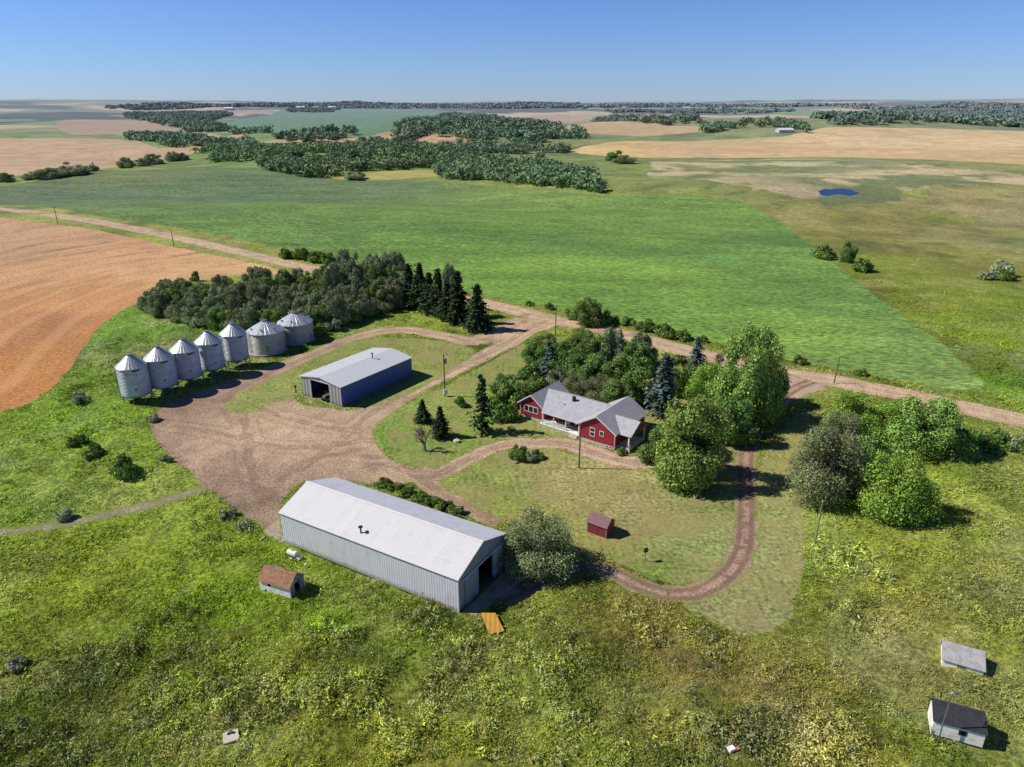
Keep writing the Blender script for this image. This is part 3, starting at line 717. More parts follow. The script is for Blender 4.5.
def tree(kind, px, py, h, w, label, cat, group=None, name=None, at=None, crown=True):
    """tree at the ground point that pixel shows; h, w in metres"""
    global NTREE; NTREE += 1
    g = U(px, py) if at is None else at
    rr = random.Random(int(px*131+py*17+NTREE))
    cm, tm = rr.choice(PROT[kind])
    nm = name or {'maple': 'maple_tree', 'leafy': 'leafy_tree', 'bright': 'leafy_tree', 'grey': 'willow_tree', 'belt': 'shelterbelt_tree', 'bush': 'bush', 'sage': 'shrub', 'spruce': 'spruce_tree', 'bluespruce': 'spruce_tree', 'openspruce': 'spruce_tree'}[kind]
    t = thing(nm, label, cat, (g[0], g[1], g[2]), rr.uniform(0, 6.28), group); w *= (1.85 if group else 1.42) if kind.endswith('spruce') else 1.04; t.scale = (w/2*.98, w/2*rr.uniform(.92, 1.02), h*(1.03 if kind.endswith('spruce') else 1.08))
    c = bpy.data.objects.new('crown', cm); COL.objects.link(c); c.parent = t
    k = bpy.data.objects.new('trunk', tm); COL.objects.link(k); k.parent = t
    if not kind.endswith('spruce'): pass
    return t
exec_trees = True
SP = 'spruces at the east end of the shelterbelt'
for px, py, h, w, lb in [(478,330,10.8,5.6,'dark spruce at the right end of the spruce row, beside the driveway mouth'),
    (459,323,12.6,5.6,'tall dark spruce second from the right end of the spruce row'),
    (448,319,9.4,5.0,'shorter dark spruce tucked between two taller ones in the row'),
    (439,315,11.6,5.4,'pointed dark spruce in the middle of the spruce row'),
    (430,312,10.0,5.0,'narrow dark spruce just left of the middle of the spruce row'),
    (421,309,11.8,5.4,'dark spruce with a sharp top in the left half of the row'),
    (410,306,11.0,5.4,'dark spruce at the left end of the row where the leafy belt begins')]:
    tree('spruce', px, py, h, w, lb, 'tree', SP)
tree('belt', 452, 316, 12.8, 5.0, 'slender greyish leafy tree rising among the spruces', 'tree')
G_B = 'leafy trees massed in the shelterbelt behind the grain bins'
belt_lo = [(150,309),(178,319),(211,327),(244,330),(300,331),(325,326),(348,319),(389,309),(405,303)]
belt_hi = [(165,300),(195,298),(255,295),(290,294),(325,291),(350,290),(380,289),(400,292),(410,296)]
rb = random.Random(3); placed = []
for row in range(6):
    n = 19
    for i in range(n):
        t = (i+rb.uniform(.1, .9))/n; s = row/5*.98+rb.uniform(-.06, .06)
        a = np.array([np.interp(t*8, range(9), [q[0] for q in belt_lo]), np.interp(t*8, range(9), [q[1] for q in belt_lo])])
        b = np.array([np.interp(t*8, range(9), [q[0] for q in belt_hi]), np.interp(t*8, range(9), [q[1] for q in belt_hi])])
        q = a+(b-a)*s; h = rb.uniform(5.8, 7.1)
        if q[0] < 215: h *= .72+.28*(q[0]-150)/65
        if 335 < q[0] < 400 and row >= 3: h = rb.uniform(8.5, 11.0)
        if 190 < q[0] < 330 and row == 0: h = rb.uniform(4.0, 5.2)
        tree('belt' if rb.random() < .85 else 'leafy', q[0], q[1], h*1.05, rb.uniform(6.0, 8.8), 'leafy tree merged into the dense dark belt behind the grain bins', 'tree', G_B, name='shelterbelt_tree')
for px, py, h, w, k, lb in [(318,335,2.6,4.2,'bush','low bush at the foot of the belt right of the grain bins'),(333,330,3.0,4.4,'sage','greyish bush at the front of the belt near the pale slab'),
    (352,322,3.4,4.6,'bush','rounded bush at the front edge of the belt below the tallest trees'),(371,315,2.8,4.0,'bush','small dark bush in front of the belt left of the spruces'),
    (196,281,3.2,2.6,'bush','lone dark bush poking up above the left end of the belt')]:
    tree(k, px, py, h, w, lb, 'bush')
HS = [
 ('leafy',545,352,4.0,6.5,'low leafy tree at the front left of the roadside thicket','tree'),
 ('leafy',580,384,5.6,8.5,'leafy tree wedged between the small blue spruce and the grey shrubs','tree'),
 ('leafy',602,384,6.0,8.5,'leafy tree behind the two grey shrubby trees','tree'),
 ('leafy',625,388,6.2,8.5,'leafy tree behind the right wing, left of the large blue spruce','tree'),
 ('belt',560,390,5.0,7.0,'dull dark tree right behind the left wing of the house','tree'),
 ('bush',538,392,3.4,5.5,'dark bush behind the left wing ridge','bush'),
 ('leafy',577,352,4.0,6.5,'low tree on the road side of the thicket beneath the round bright one','tree'),
 ('leafy',640,390,6.0,7.0,'leafy tree just left of the large blue spruce','tree'),
 ('leafy',680,392,6.6,8.0,'leafy tree behind the large blue spruce near the road','tree'),
 ('belt',718,398,8.0,8.5,'dark tree behind the yellow green one by the road','tree'),
 ('leafy',660,462,5.2,6.5,'dark low tree pressed against the right end of the house','tree'),
 ('openspruce',482,432,9.8,5.2,'open branched spruce standing alone on the lawn left of the house','tree'),
 ('spruce',423,422,4.0,2.9,'small dark spruce on the lawn edge above the bare shrub','tree'),
 ('spruce',441,437,5.2,3.4,'small pointed spruce right of the bare shrub on the lawn','tree'),
 ('bush',459,406,2.0,2.6,'small green bush on the lawn behind the lone spruce','bush'),
 ('bush',494,408,2.6,3.4,'bush at the left edge of the thicket by the house','bush'),
 ('bush',503,418,3.6,5.4,'dark bush beside the left gable of the house','bush'),
 ('bush',512,404,3.8,5.4,'dark rounded bush behind the left gable corner of the house','bush'),
 ('leafy',523,398,4.2,6.4,'dark leafy tree in the thicket behind the left gable','tree'),
 ('leafy',505,392,3.6,5.6,'leafy tree at the left end of the thicket behind the house','tree'),
 ('leafy',537,362,4.6,7.0,'leafy tree at the back corner of the yard nearest the driveway fork','tree'),
 ('bush',530,377,3.0,4.6,'bush between the driveway fork and the blue spruce','bush'),
 ('bluespruce',549,378,7.4,4.6,'small blue spruce in the thicket behind the house','tree'),
 ('leafy',568,378,6.0,8.5,'broad leafy tree right of the small blue spruce','tree'),
 ('leafy',590,368,6.6,8.5,'leafy tree in the middle of the thicket behind the house','tree'),
 ('leafy',560,362,4.6,6.5,'low leafy tree at the back of the thicket near the road','tree'),
 ('belt',612,368,8.4,7.5,'taller dark tree in the thicket behind the house roof','tree'),
 ('leafy',634,376,6.6,8.0,'leafy tree in the thicket left of the large blue spruce','tree'),
 ('leafy',610,352,4.2,6.0,'low leafy tree at the roadside edge of the thicket','tree'),
 ('belt',642,364,6.4,6.0,'dark leafy tree near the roadside behind the blue spruce','tree'),
 ('grey',577,398,4.8,6.8,'greyish shrubby tree close behind the house roof ridge','tree'),
 ('grey',598,402,5.4,7.4,'pale grey green tree close behind the middle of the house','tree'),
 ('leafy',619,406,5.4,7.2,'bright green tree close behind the right wing of the house','tree'),
 ('bush',642,402,4.4,5.0,'dark bush between the right wing and the large blue spruce','bush'),
 ('bluespruce',662,412,10.6,7.0,'large blue grey spruce right of the house','tree'),
 ('bluespruce',696,366,6.2,4.2,'small blue spruce by the gravel road behind the big trees','tree'),
 ('maple',688,480,12.6,11.6,'big bright leafy tree at the right end of the house','tree'),
 ('maple',744,420,15.8,12.4,'tallest leafy tree beside the driveway entrance','tree'),
 ('bright',710,408,8.6,8.8,'yellow green leafy tree between the big tree and the tallest one','tree'),
 ('leafy',765,404,9.2,7.0,'leafy tree leaning over the driveway entrance','tree'),
 ('leafy',728,440,8.0,8.6,'dark leafy tree beneath the tallest tree on the drive edge','tree'),
 ('leafy',677,452,7.2,8.0,'dark leafy tree behind the big bright one next to the house','tree'),
 ('bright',582,345,4.2,5.8,'round bright green bush tree on the verge beside the gravel road','tree'),
 ('leafy',587,324,6.6,8.4,'dark shaggy tree across the gravel road at the field edge','tree'),
 ('bush',603,324,3.4,4.6,'low dark bush right of the shaggy tree at the field edge','bush'),
 ('bush',570,318,2.6,4.0,'low bush left of the shaggy tree at the field edge','bush'),
 ('grey',534,566,7.0,10.2,'grey green willow at the right end of the long shed','tree'),
 ('grey',822,500,10.6,11.6,'tall grey green willow at the left of the right hand trees','tree'),
 ('grey',838,458,8.2,7.5,'paler grey willow top behind the tall grey willow','tree'),
 ('bright',892,514,8.6,10.6,'bright green rounded tree at the front of the right hand trees','tree'),
 ('leafy',872,480,6.6,8.0,'leafy tree between the grey willow and the bright rounded tree','tree'),
 ('bright',848,438,7.6,9.4,'yellow green tree at the back left of the right hand trees near the road','tree'),
 ('bright',884,444,7.4,10.0,'broad yellow green tree in the middle of the back row on the right','tree'),
 ('maple',920,452,8.8,12.0,'broad leafy tree at the right of the back row near the road','tree'),
 ('leafy',950,455,6.0,8.0,'dark leafy tree at the right end of the back row','tree'),
 ('bush',978,452,3.2,5.4,'dark low bush right of the back row of trees','bush'),
 ('bush',994,446,3.0,5.0,'low bush near the road at the right','bush'),
 ('sage',1010,449,2.6,4.6,'greyish low bush near the right edge below the road','bush'),
 ('bush',1026,452,3.0,5.0,'low bush cut by the right edge of the photograph','bush'),
 ('bush',128,474,2.9,4.4,'largest dark bush in the meadow left of the yard','bush'),
 ('bush',95,457,2.0,3.2,'middle dark bush in the meadow left of the yard','bush'),
 ('bush',78,444,1.6,3.0,'smaller dark bush at the upper left of the meadow trio','bush'),
 ('sage',80,402,2.2,3.8,'faint olive bush below the edge of the wheat field','bush'),
 ('sage',64,519,1.5,2.4,'grey shrub beside the dirt track','shrub'),
 ('sage',166,461,1.2,2.4,'grey shrub at the left rim of the gravel yard','shrub'),
 ('sage',153,421,1.3,2.6,'grey shrub near the leftmost grain bin','shrub'),
 ('sage',228,519,1.5,2.8,'grey shrub at the lower rim of the yard','shrub'),
 ('sage',243,527,1.2,2.2,'small grey shrub between the yard rim and the long shed','shrub'),
 ('sage',18,666,1.0,2.0,'grey shrub in the meadow near the lower left corner','shrub'),
 ('bush',826,258,4.4,9.5,'left one of three dark bushes at the canola field corner','bush'),
 ('leafy',847,262,6.6,6.5,'tallest of the three dark trees at the canola field corner','tree'),
 ('bush',861,271,4.4,7.0,'right one of three dark bushes at the canola field corner','bush'),
 ('bush',1005,280,3.6,5.0,'dark bush in the pasture at the far right','bush'),
 ('sage',1001,276,5.4,7.0,'pale greyish shrub behind the dark bush at the far right','bush'),
 ('sage',985,279,3.0,6.0,'low grey bush left of the pale shrub at the far right','bush'),
 ('bush',287,258,3.6,6.0,'leftmost roadside bush where the road reaches the belt','bush'),
 ('bush',301,260,4.4,7.0,'second roadside bush above the shelterbelt','bush'),
 ('bush',316,262,4.0,6.5,'third roadside bush above the shelterbelt','bush'),
 ('bush',327,264,4.2,6.0,'roadside bush nearest the tall shelterbelt trees','bush'),
 ('leafy',615,161,9,20,'grey green tree standing alone beyond the canola field','tree'),
 ('grey',624,163,7,22,'pale bush beside the lone tree beyond the canola field','bush'),
]
for k, px, py, h, w, lb, cat in HS: tree(k, px, py, h, w, lb, cat)
for i, (px, py, s) in enumerate([(616,322,1.6),(628,325,2.2),(645,330,2.6),(654,332,2.0),(668,336,2.8),(681,339,2.4),(702,343,1.6),(530,306,1.4),(548,309,1.8),(800,363,1.6),(860,375,1.4)]):
    tree('bush', px, py, s, s*1.9, 'small bush in the row along the field edge of the gravel road', 'bush', 'small bushes along the gravel road')
for i, (px, py) in enumerate([(384,485),(396,490),(408,495),(420,499),(433,504),(446,509),(458,514)]):
    tree('bush', px, py+1, 1.0+.2*(i % 3), 2.7, 'low green bush in the row along the back wall of the long shed', 'bush', 'low bushes along the back wall of the long shed')
for i, (px, py, w, h) in enumerate([(4,182,15,6),(33,179,16,5),(51,178,24,7),(73,175,26,9),(92,171,10,6),(127,168,16,8),(143,166,16,7),(154,164,20,9),(173,161,16,9),(183,160,14,7)]):
    tree('belt', px, py, h, w*1.0, ['far','dark'][0] and 'dark bush standing in the hedge line between the green field and the far stubble', 'bush', 'bushes in the hedge line above the green field', name='hedge_bush')
for px, py, w, h, lb in [(355,179,17,7,'dark bush on the bare strip at the top of the green field'),(540,157,12,6,'small bush at the far edge beyond the central wood'),(885,138,0,0,'')]:
    if w: tree('belt', px, py, h, w, lb, 'bush', name='bush')
t = thing('bare_shrub', 'leafless pinkish grey shrub on the lawn edge in front of two small spruces', 'shrub', tuple(U(425,451))); t.scale = (5.0, 5.0, 5.4)
c = bpy.data.objects.new('branches', bare_mesh('branches', 4)); COL.objects.link(c); c.parent = t
print('trees', time.time()-T0)

# woods far off: each one mass of many small crowns
def wood(name, polys, spacing, hmin, hmax, col, seed, w=(5, 8), nf=64, label=None, maxn=2300):
    rng = np.random.default_rng(seed); VV = []; CC = []; cnt = 0
    for poly in polys:
        P = smooth_poly(poly); x0, y0 = P.min(0); x1, y1 = P.max(0)
        spacing *= .78; n = int(min(90000, (x1-x0)*(y1-y0)/spacing**2)); X = rng.uniform(x0, x1, n); Y = rng.uniform(y0, y1, n)
        m = pip(P, X, Y); m &= fbm(X, Y, 45, 3, seed) > .34; X = X[m]; Y = Y[m]
        if len(X) > maxn: X = X[:maxn]; Y = Y[:maxn]
        Z = hgt(X, Y); cnt += len(X)
        for x, y, z in zip(X, Y, Z):
            h = .72*rng.uniform(.6, 1.1)*hmax; ww = rng.uniform(*w); 
            D = rng.normal(size=(nf, 3)); D[:, 2] += .35; D /= np.linalg.norm(D, axis=1)[:, None]
            C = D*np.array([ww*.66, ww*.66, h*.5])*rng.uniform(.3, 1.1, (nf, 1))+np.array([x, y, z+h*.5]); C[:, 2] = np.maximum(C[:, 2], z+.3)
            V, F = quads(C, D, rng.uniform(.15, .32, nf)*ww, rng); VV.append(V)
            cc = np.array(lin(col))*np.array([2.7, 2.5, 2.0])*rng.uniform(.75, 1.25)*rng.uniform(.65, 1.35, (nf, 1)); cc = cc*(1+np.array([.25, .05, .05])*rng.uniform(-1, 1))
            CC.append(np.repeat(cc, 4, axis=0))
    V = np.concatenate(VV); C = np.concatenate(CC); F = np.arange(len(V)).reshape(-1, 4)
    o = bpy.data.objects.new(name, npmesh(name, V, F, LEAFH, C)); COL.objects.link(o)
    tag(o, label, 'wood', None, 'stuff'); print(name, cnt); return o
wood('woodland', [[(436,172),(452,159),(507,161),(573,171),(600,184),(602,195),(557,189),(490,181),(445,179)]], 6.5, 7, 11, '4a5c40', 1, label='narrow dark wood lying across the top of the big green field')
wood('woodland', [[(262,158),(300,151),(345,149),(400,146),(440,152),(490,161),(440,167),(400,170),(345,172),(340,178),(290,176),(262,169)]], 7.5, 7, 11, '475c3c', 2, label='dark wood left of centre between the green field and the stubble ridge')
wood('woodland', [[(340,147),(373,141),(430,146),(470,148),(453,144),(553,148),(573,153),(527,154),(467,155),(400,150)]], 9, 7, 11, '465b42', 3, label='long strip of wood just below the distant stubble ridge')
wood('woodland', [[(395,131),(450,114),(500,119),(545,126),(592,136),(540,143),(470,142),(430,135)]], 15, 10, 15, '42563f', 4, w=(9, 15), label='broad diagonal wood in the middle distance left of centre')
wood('woodland', [[(123,114),(200,112),(233,114),(210,123),(277,134),(233,135),(173,127)]], 22, 11, 16, '42563f', 5, w=(11, 18), label='far dark wood at the upper left above the stubble')
wood('woodland', [[(125,137),(167,136),(213,142),(267,141),(210,147),(160,146)]], 12, 8, 12, '46593f', 6, w=(8, 13), label='strip of bushes across the far left stubble')
wood('woodland', [[(187,157),(240,148),(313,148),(330,152),(262,160),(210,163)]], 8, 6, 10, '48603c', 7, label='thick part of the hedge line joining the central wood')
wood('woodland', [[(812,118),(860,113),(940,112),(1100,112),(1100,128),(1000,127),(900,124),(830,124)]], 24, 11, 16, '3c5240', 8, w=(14, 22), maxn=2600, label='wide dark forest along the right horizon')
wood('woodland', [[(700,134),(712,125),(760,122),(800,125),(806,134),(790,129),(750,127),(720,131)]], 12, 8, 13, '43563a', 9, w=(8, 14), label='trees around the distant farmstead on a low hill')
wood('woodland', [[(590,121),(640,117),(700,120),(690,124),(640,123)]], 20, 10, 14, '42553f', 10, w=(10, 18), label='small far bluff right of centre')
wood('woodland', [[(275,137),(300,134),(350,130),(352,135),(330,141),(290,143)]], 14, 9, 13, '42553f', 11, w=(8, 14), label='far bluff beside the green distant field')
wood('woodland', [[(120,106),(300,103),(560,104),(560,107),(300,108),(120,110)]], 60, 12, 20, '3a4c44', 12, w=(30, 55), nf=60, label='low dark tree line on the left horizon')
wood('woodland', [[(288,112),(300,108),(338,108),(336,112)]], 26, 9, 14, '42553f', 13, w=(12, 20), label='trees around the far farmsteads on the left horizon')
wood('woodland', [[(560,107),(700,105.5),(860,106),(860,107),(700,107),(560,108.5)]], 60, 12, 20, '3a4c44', 14, w=(30, 55), nf=50, label='thin dark tree line on the horizon right of centre')
wood('woodland', [[(600,112),(680,110.5),(790,111),(780,112.5),(690,112.5),(610,113.5)]], 40, 11, 17, '3a4c44', 15, w=(22, 40), nf=50, label='thin strip of trees in front of the horizon right of centre')
wood('woodland', [[(840,108),(930,106),(1060,106),(1060,108.5),(930,108.5)]], 50, 11, 17, '3a4c44', 16, w=(26, 45), nf=50, label='tree line on the far right horizon')
print('woods', time.time()-T0)

# ---------------------------------------------------------------- rough grass and weeds (nobody could count them)
def tufts(name, n, rfun, hrange, wrange, blades, seed, xr=(-75, 75), yr=(40, 235), label=None, dens=None, region=(-1,), strawy=1.0):
    rng = np.random.default_rng(seed)
    R = np.exp(rng.uniform(math.log(43), math.log(240), n)); 
    A = rng.uniform(-math.radians(55), math.radians(55), n)
    X, Y = R*np.sin(A), R*np.cos(A)
    k = classify(X, Y); m = np.isin(k, region) & ~blocked(X, Y)
    if dens is not None: m &= rng.uniform(size=n) < dens(X, Y)
    X, Y, R = X[m], Y[m], R[m]; n = len(X); op = openness(X, Y); Z = hgt(X, Y)+relief(X, Y, op)
    c = pasture_color(X, Y)
    f = fbm(X, Y, 4.5, 4, seed+5, .6)
    rough = sst(.3, .75, f)
    wd = rng.uniform(*wrange, n)*(.7+.9*rough)*np.clip(R/75, .9, 1.9); ht = rng.uniform(*hrange, n)*(.3+.7*op)*(.5+1.1*rough)*np.clip(R/110, 1, 1.5)
    b = blades; N = n*b
    rep = lambda a: np.repeat(a, b)
    ang = rng.uniform(0, 2*math.pi, N); q = np.sqrt(rng.uniform(0, 1, N)); dist = rep(wd)*q*.6
    C = np.column_stack([rep(X)+dist*np.cos(ang), rep(Y)+dist*np.sin(ang), rep(Z)+rep(ht)*(1.05-q*.8)*rng.uniform(.3, 1.1, N)])
    D = np.column_stack([np.cos(ang)*q*.9, np.sin(ang)*q*.9, np.full(N, .9)])
    V, _F = quads(C, D, rep(wd)*(rng.uniform(.2, .5, N) if strawy > 1 else rng.uniform(.1, .34, N)), rng, asp=.22 if strawy > 1 else .38)
    V[:, 2] = np.maximum(V[:, 2], np.repeat(rep(Z), 4)-.02)
    calm = strawy > 1
    v = rep((rng.uniform(.88, 1.12, n) if calm else rng.uniform(.6, 1.45, n))*((.7+.5*sst(.3, .62, fbm(X, Y, 5, 4, seed+9, .6))) if calm else (.5+.95*sst(.3, .62, fbm(X, Y, 3.4, 3, seed+9, .6)))))*(rng.uniform(.75, 1.25, N) if calm else rng.uniform(.5, 1.5, N))
    cc = rep2(c, b)*v[:, None]
    t = rep(rng.uniform(size=n)*strawy); straw = np.array(lin('c9bc86')); sg = np.array(lin('a3b090')); dk = np.array(lin('3e5522'))
    for col, a_, b_, w in ((straw, 0, .14, .42), (sg, .14, .24, .55), (dk, .24, .38, .6)):
        q = ((t > a_) & (t < b_))[:, None]*w; cc = cc*(1-q)+col*q
    o = bpy.data.objects.new(name, npmesh(name, V, np.arange(4*N).reshape(-1, 4), GRASS, np.repeat(cc*np.array([1.42, 1.45, 1.3]), 4, axis=0))); COL.objects.link(o)
    tag(o, label, 'grass', None, 'stuff'); print(name, n)
def rep2(c, b): return np.repeat(c, b, axis=0)
BLOCK = []   # footprints (origin, theta, x0,x1,y0,y1)
def blocked(X, Y):
    m = np.zeros(len(X), bool)
    for (ox, oy, th, x0, x1, y0, y1) in BLOCK:
        dx, dy = X-ox, Y-oy; c, s = math.cos(th), math.sin(th); lx = dx*c+dy*s; ly = -dx*s+dy*c
        m |= (lx > x0) & (lx < x1) & (ly > y0) & (ly < y1)
    return m

# ---------------------------------------------------------------- building materials
M = {}
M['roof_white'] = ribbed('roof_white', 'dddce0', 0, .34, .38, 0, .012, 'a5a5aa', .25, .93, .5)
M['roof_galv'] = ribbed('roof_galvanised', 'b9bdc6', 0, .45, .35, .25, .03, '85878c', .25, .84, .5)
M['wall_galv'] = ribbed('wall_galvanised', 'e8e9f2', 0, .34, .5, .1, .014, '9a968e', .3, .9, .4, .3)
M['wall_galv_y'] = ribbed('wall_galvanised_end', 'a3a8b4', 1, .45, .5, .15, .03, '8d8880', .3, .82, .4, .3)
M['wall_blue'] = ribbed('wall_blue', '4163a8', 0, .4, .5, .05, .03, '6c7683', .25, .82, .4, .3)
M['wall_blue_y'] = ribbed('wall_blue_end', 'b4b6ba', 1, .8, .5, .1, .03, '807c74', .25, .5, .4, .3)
M['trim_white'] = plain('trim_white', 'd8d8d8', .5, .06)
M['dark'] = plain('dark_interior', '2b2a2a', .9, .2)
M['black'] = plain('black_rubber', '1c1c1c', .8, .2)
M['steel'] = plain('steel', '8c9096', .4, .12, 4, .5)
M['soil'] = plain('packed_earth', '6e5d4f', .95, .25, 1.5)
M['conc'] = plain('concrete', 'cbc5ba', .9, .18, 2.0, dirt='7d766a')
M['wood'] = plain('weathered_wood', '8a8076', .9, .2, 5)
M['pole'] = plain('pole_wood', '6e6256', .9, .25, 3)
M['glass'] = plain('window_glass', '262c33', .12, .1, spec=.7)
def siding(name, c, dirt='5d5045', amt=.2, pitch=.2):
    m = NT(name); co = m.obj(); sp = m.n('ShaderNodeSeparateXYZ'); m.l(co, sp.inputs[0])
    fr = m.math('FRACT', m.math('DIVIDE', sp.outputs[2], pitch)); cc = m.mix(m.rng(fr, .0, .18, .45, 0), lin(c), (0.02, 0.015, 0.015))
    cc = m.mix(m.rng(m.noise(co, 2.5, 6, .7), .45, .7, 0, amt), cc, lin(dirt))
    m.bsdf(cc, .6, m.bump(fr, .4, .02)); return m.m
M['red'] = siding('red_siding', '96303a', '6b2026', .35)
M['redshed'] = siding('red_shed_siding', '843a40', '5e2c30', .4)
def shingle(name, c, c2, c3, sc=2.0):
    m = NT(name); co = m.obj(); n = m.noise(co, sc, 7, .75); n2 = m.noise(co, sc*4, 4, .7)
    cc = m.mix(m.rng(n, .4, .62), lin(c), lin(c2)); cc = m.mix(m.rng(n2, .52, .66, 0, .7), cc, lin(c3))
    m.bsdf(cc, .9, m.bump(n2, .6, .03)); return m.m
M['roof_house'] = shingle('house_roof', 'b2b2ba', 'a2a2ac', 'c0c0c6', 1.2)
M['roof_rust'] = shingle('rusty_shingles', 'a07a62', '8a5c46', 'bb9a80', 2.6)
M['roof_maroon'] = shingle('maroon_shingles', '85646a', '91707a', '75565c', 2.5)
M['roof_grey'] = shingle('weathered_grey_roof', 'b4b3b4', '9c9ca0', '8a8a90', 1.6)
M['roof_black'] = shingle('black_roof', '3a3b44', '30313a', '484a52', 1.6)
M['peel'] = plain('peeling_white_paint', 'f6f4f0', .8, .08, 3, dirt='a8a298', dirtamt=.45)
M['cream'] = plain('cream_paint', 'f8f7f3', .7, .08, 3, dirt='9c968a', dirtamt=.4)
M['foundation'] = plain('foundation', 'b5b2ab', .9, .15, 2.5, dirt='7f7a70')

def frame(name, label, cat, org, th, group=None):
    return thing(name, label, cat, (org[0], org[1], 0), th, group)
def gable_building(t, L, W, he, hr, roofm, wx, wy, oh=.3, ohx=.25, th=.07, door=None, door2=None, wt=.12, ridge_y=None, trim=None):
    """local: x 0..L along the ridge, y 0..W; door = (end, y0, y1, ztop) opening in the end wall"""
    ry = W/2 if ridge_y is None else ridge_y
    MB().box(0, L, 0, wt, 0, he, 0).build('wall', wx, t)
    MB().box(0, L, W-wt, W, 0, he, 0).build('wall', wx, t)
    for end in (0, 1):
        x0 = .002 if end == 0 else L-wt-.002
        zr = lambda y: he+(hr-he)*(y/ry if y < ry else (W-y)/(W-ry))
        b = MB()
        if door and door[0] == end:
            _, a, c, zt = door; e = .003
            segs = [[(wt+e, 0), (a, 0), (a, zr(a)-.02), (wt+e, zr(wt)-.02)], [(c, 0), (W-wt-e, 0), (W-wt-e, zr(W-wt)-.02), (c, zr(c)-.02)]]
            mid = [(a, zt), (c, zt), (c, zr(c)-.02)] + ([(ry, hr-.02)] if a < ry < c else []) + [(a, zr(a)-.02)]
            for s in segs+[mid]: b.prism([(x0, y, z) for y, z in s], (wt, 0, 0))
        else:
            b.prism([(x0, y, z) for y, z in [(wt+.003, 0), (W-wt-.003, 0), (W-wt-.003, zr(W-wt)-.02), (ry, hr-.02), (wt+.003, zr(wt)-.02)]], (wt, 0, 0))
        b.build('end_wall', wy, t)
    s1 = (hr-he)/ry; s2 = (hr-he)/(W-ry)
    r = MB()
    r.slab([(-ohx, -oh, he-s1*oh), (L+ohx, -oh, he-s1*oh), (L+ohx, ry, hr), (-ohx, ry, hr)], th)
    r.slab([(L+ohx, W+oh, he-s2*oh), (-ohx, W+oh, he-s2*oh), (-ohx, ry, hr), (L+ohx, ry, hr)], th)
    ro = r.build('roof', roofm, t)
    return ro
def reg_block(org, th, x0, x1, y0, y1): BLOCK.append((org[0], org[1], th, x0, x1, y0, y1))

# long shed ---------------------------------------------------------------
th = math.radians(149.85); org = (-.78, 69.25); L, W, he, hr = 25.8, 9.6, 4.25, 6.05
t = frame('storage_shed', 'long metal shed with a bright white and grey gabled roof beside the rough meadow', 'shed', org, th)
gable_building(t, L, W, he, hr, M['roof_white'], M['wall_galv'], M['wall_galv_y'], .18, .15, .06, door=(0, 2.75, 5.9, 3.45))
# the far slope carries duller, greyer sheets
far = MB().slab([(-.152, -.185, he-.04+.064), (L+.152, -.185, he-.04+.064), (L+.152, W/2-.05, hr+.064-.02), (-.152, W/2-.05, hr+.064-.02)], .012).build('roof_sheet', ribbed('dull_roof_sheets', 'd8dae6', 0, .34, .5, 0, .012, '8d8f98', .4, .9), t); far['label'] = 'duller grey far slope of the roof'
MB().slab([(-.17, W/2-.22, hr+.02), (L+.17, W/2-.22, hr+.02), (L+.17, W/2, hr+.11), (-.17, W/2, hr+.11)], .02).slab([(L+.17, W/2+.22, hr+.02), (-.17, W/2+.22, hr+.02), (-.17, W/2, hr+.11), (L+.17, W/2, hr+.11)], .02).build('ridge_cap', M['trim_white'], t)
for yy in (-.012, W-.12): MB().box(-.03, .13, yy, yy+.135, 0, he).build('corner_trim', M['trim_white'], t)
MB().box(-.13, -.05, .5, 8.9, 3.45, 3.68).build('door_track', plain('door_track', 'b9bfd0', .5, .05), t)
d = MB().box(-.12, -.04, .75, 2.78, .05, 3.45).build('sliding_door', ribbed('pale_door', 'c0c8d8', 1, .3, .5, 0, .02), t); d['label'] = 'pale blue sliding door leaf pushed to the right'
d = MB().box(-.12, -.04, 5.88, 8.4, .05, 3.45).build('sliding_door', M['wall_galv_y'], t); d['label'] = 'grey sliding door leaf pushed to the left'
MB().box(.15, L-.15, .15, W-.15, -.05, .02).build('floor_slab', M['soil'], t)
v = MB().tube([(13.9, 8.6, 4.5), (13.9, 8.6, 5.5)], [.09, .09], 10).lathe([(.26, 5.45), (.28, 5.52), (.02, 5.7)], 12, c=(13.9, 8.6)).build('vent_pipe', M['dark'], t)
for k in range(5):
    x = 2+5.2*k
    MB().box(x, x+.12, .14, .3, 0, he-.1).box(x, x+.12, W-.3, W-.14, 0, he-.1).prism([(x, .3, he-.3), (x, W/2, hr-.3), (x, W-.3, he-.3), (x, W-.3, he-.45), (x, W/2, hr-.5), (x, .3, he-.45)], (.12, 0, 0)).build('rafter_frame', M['wood'], t)
reg_block(org, th, -.6, L+.4, -.4, W+.4)
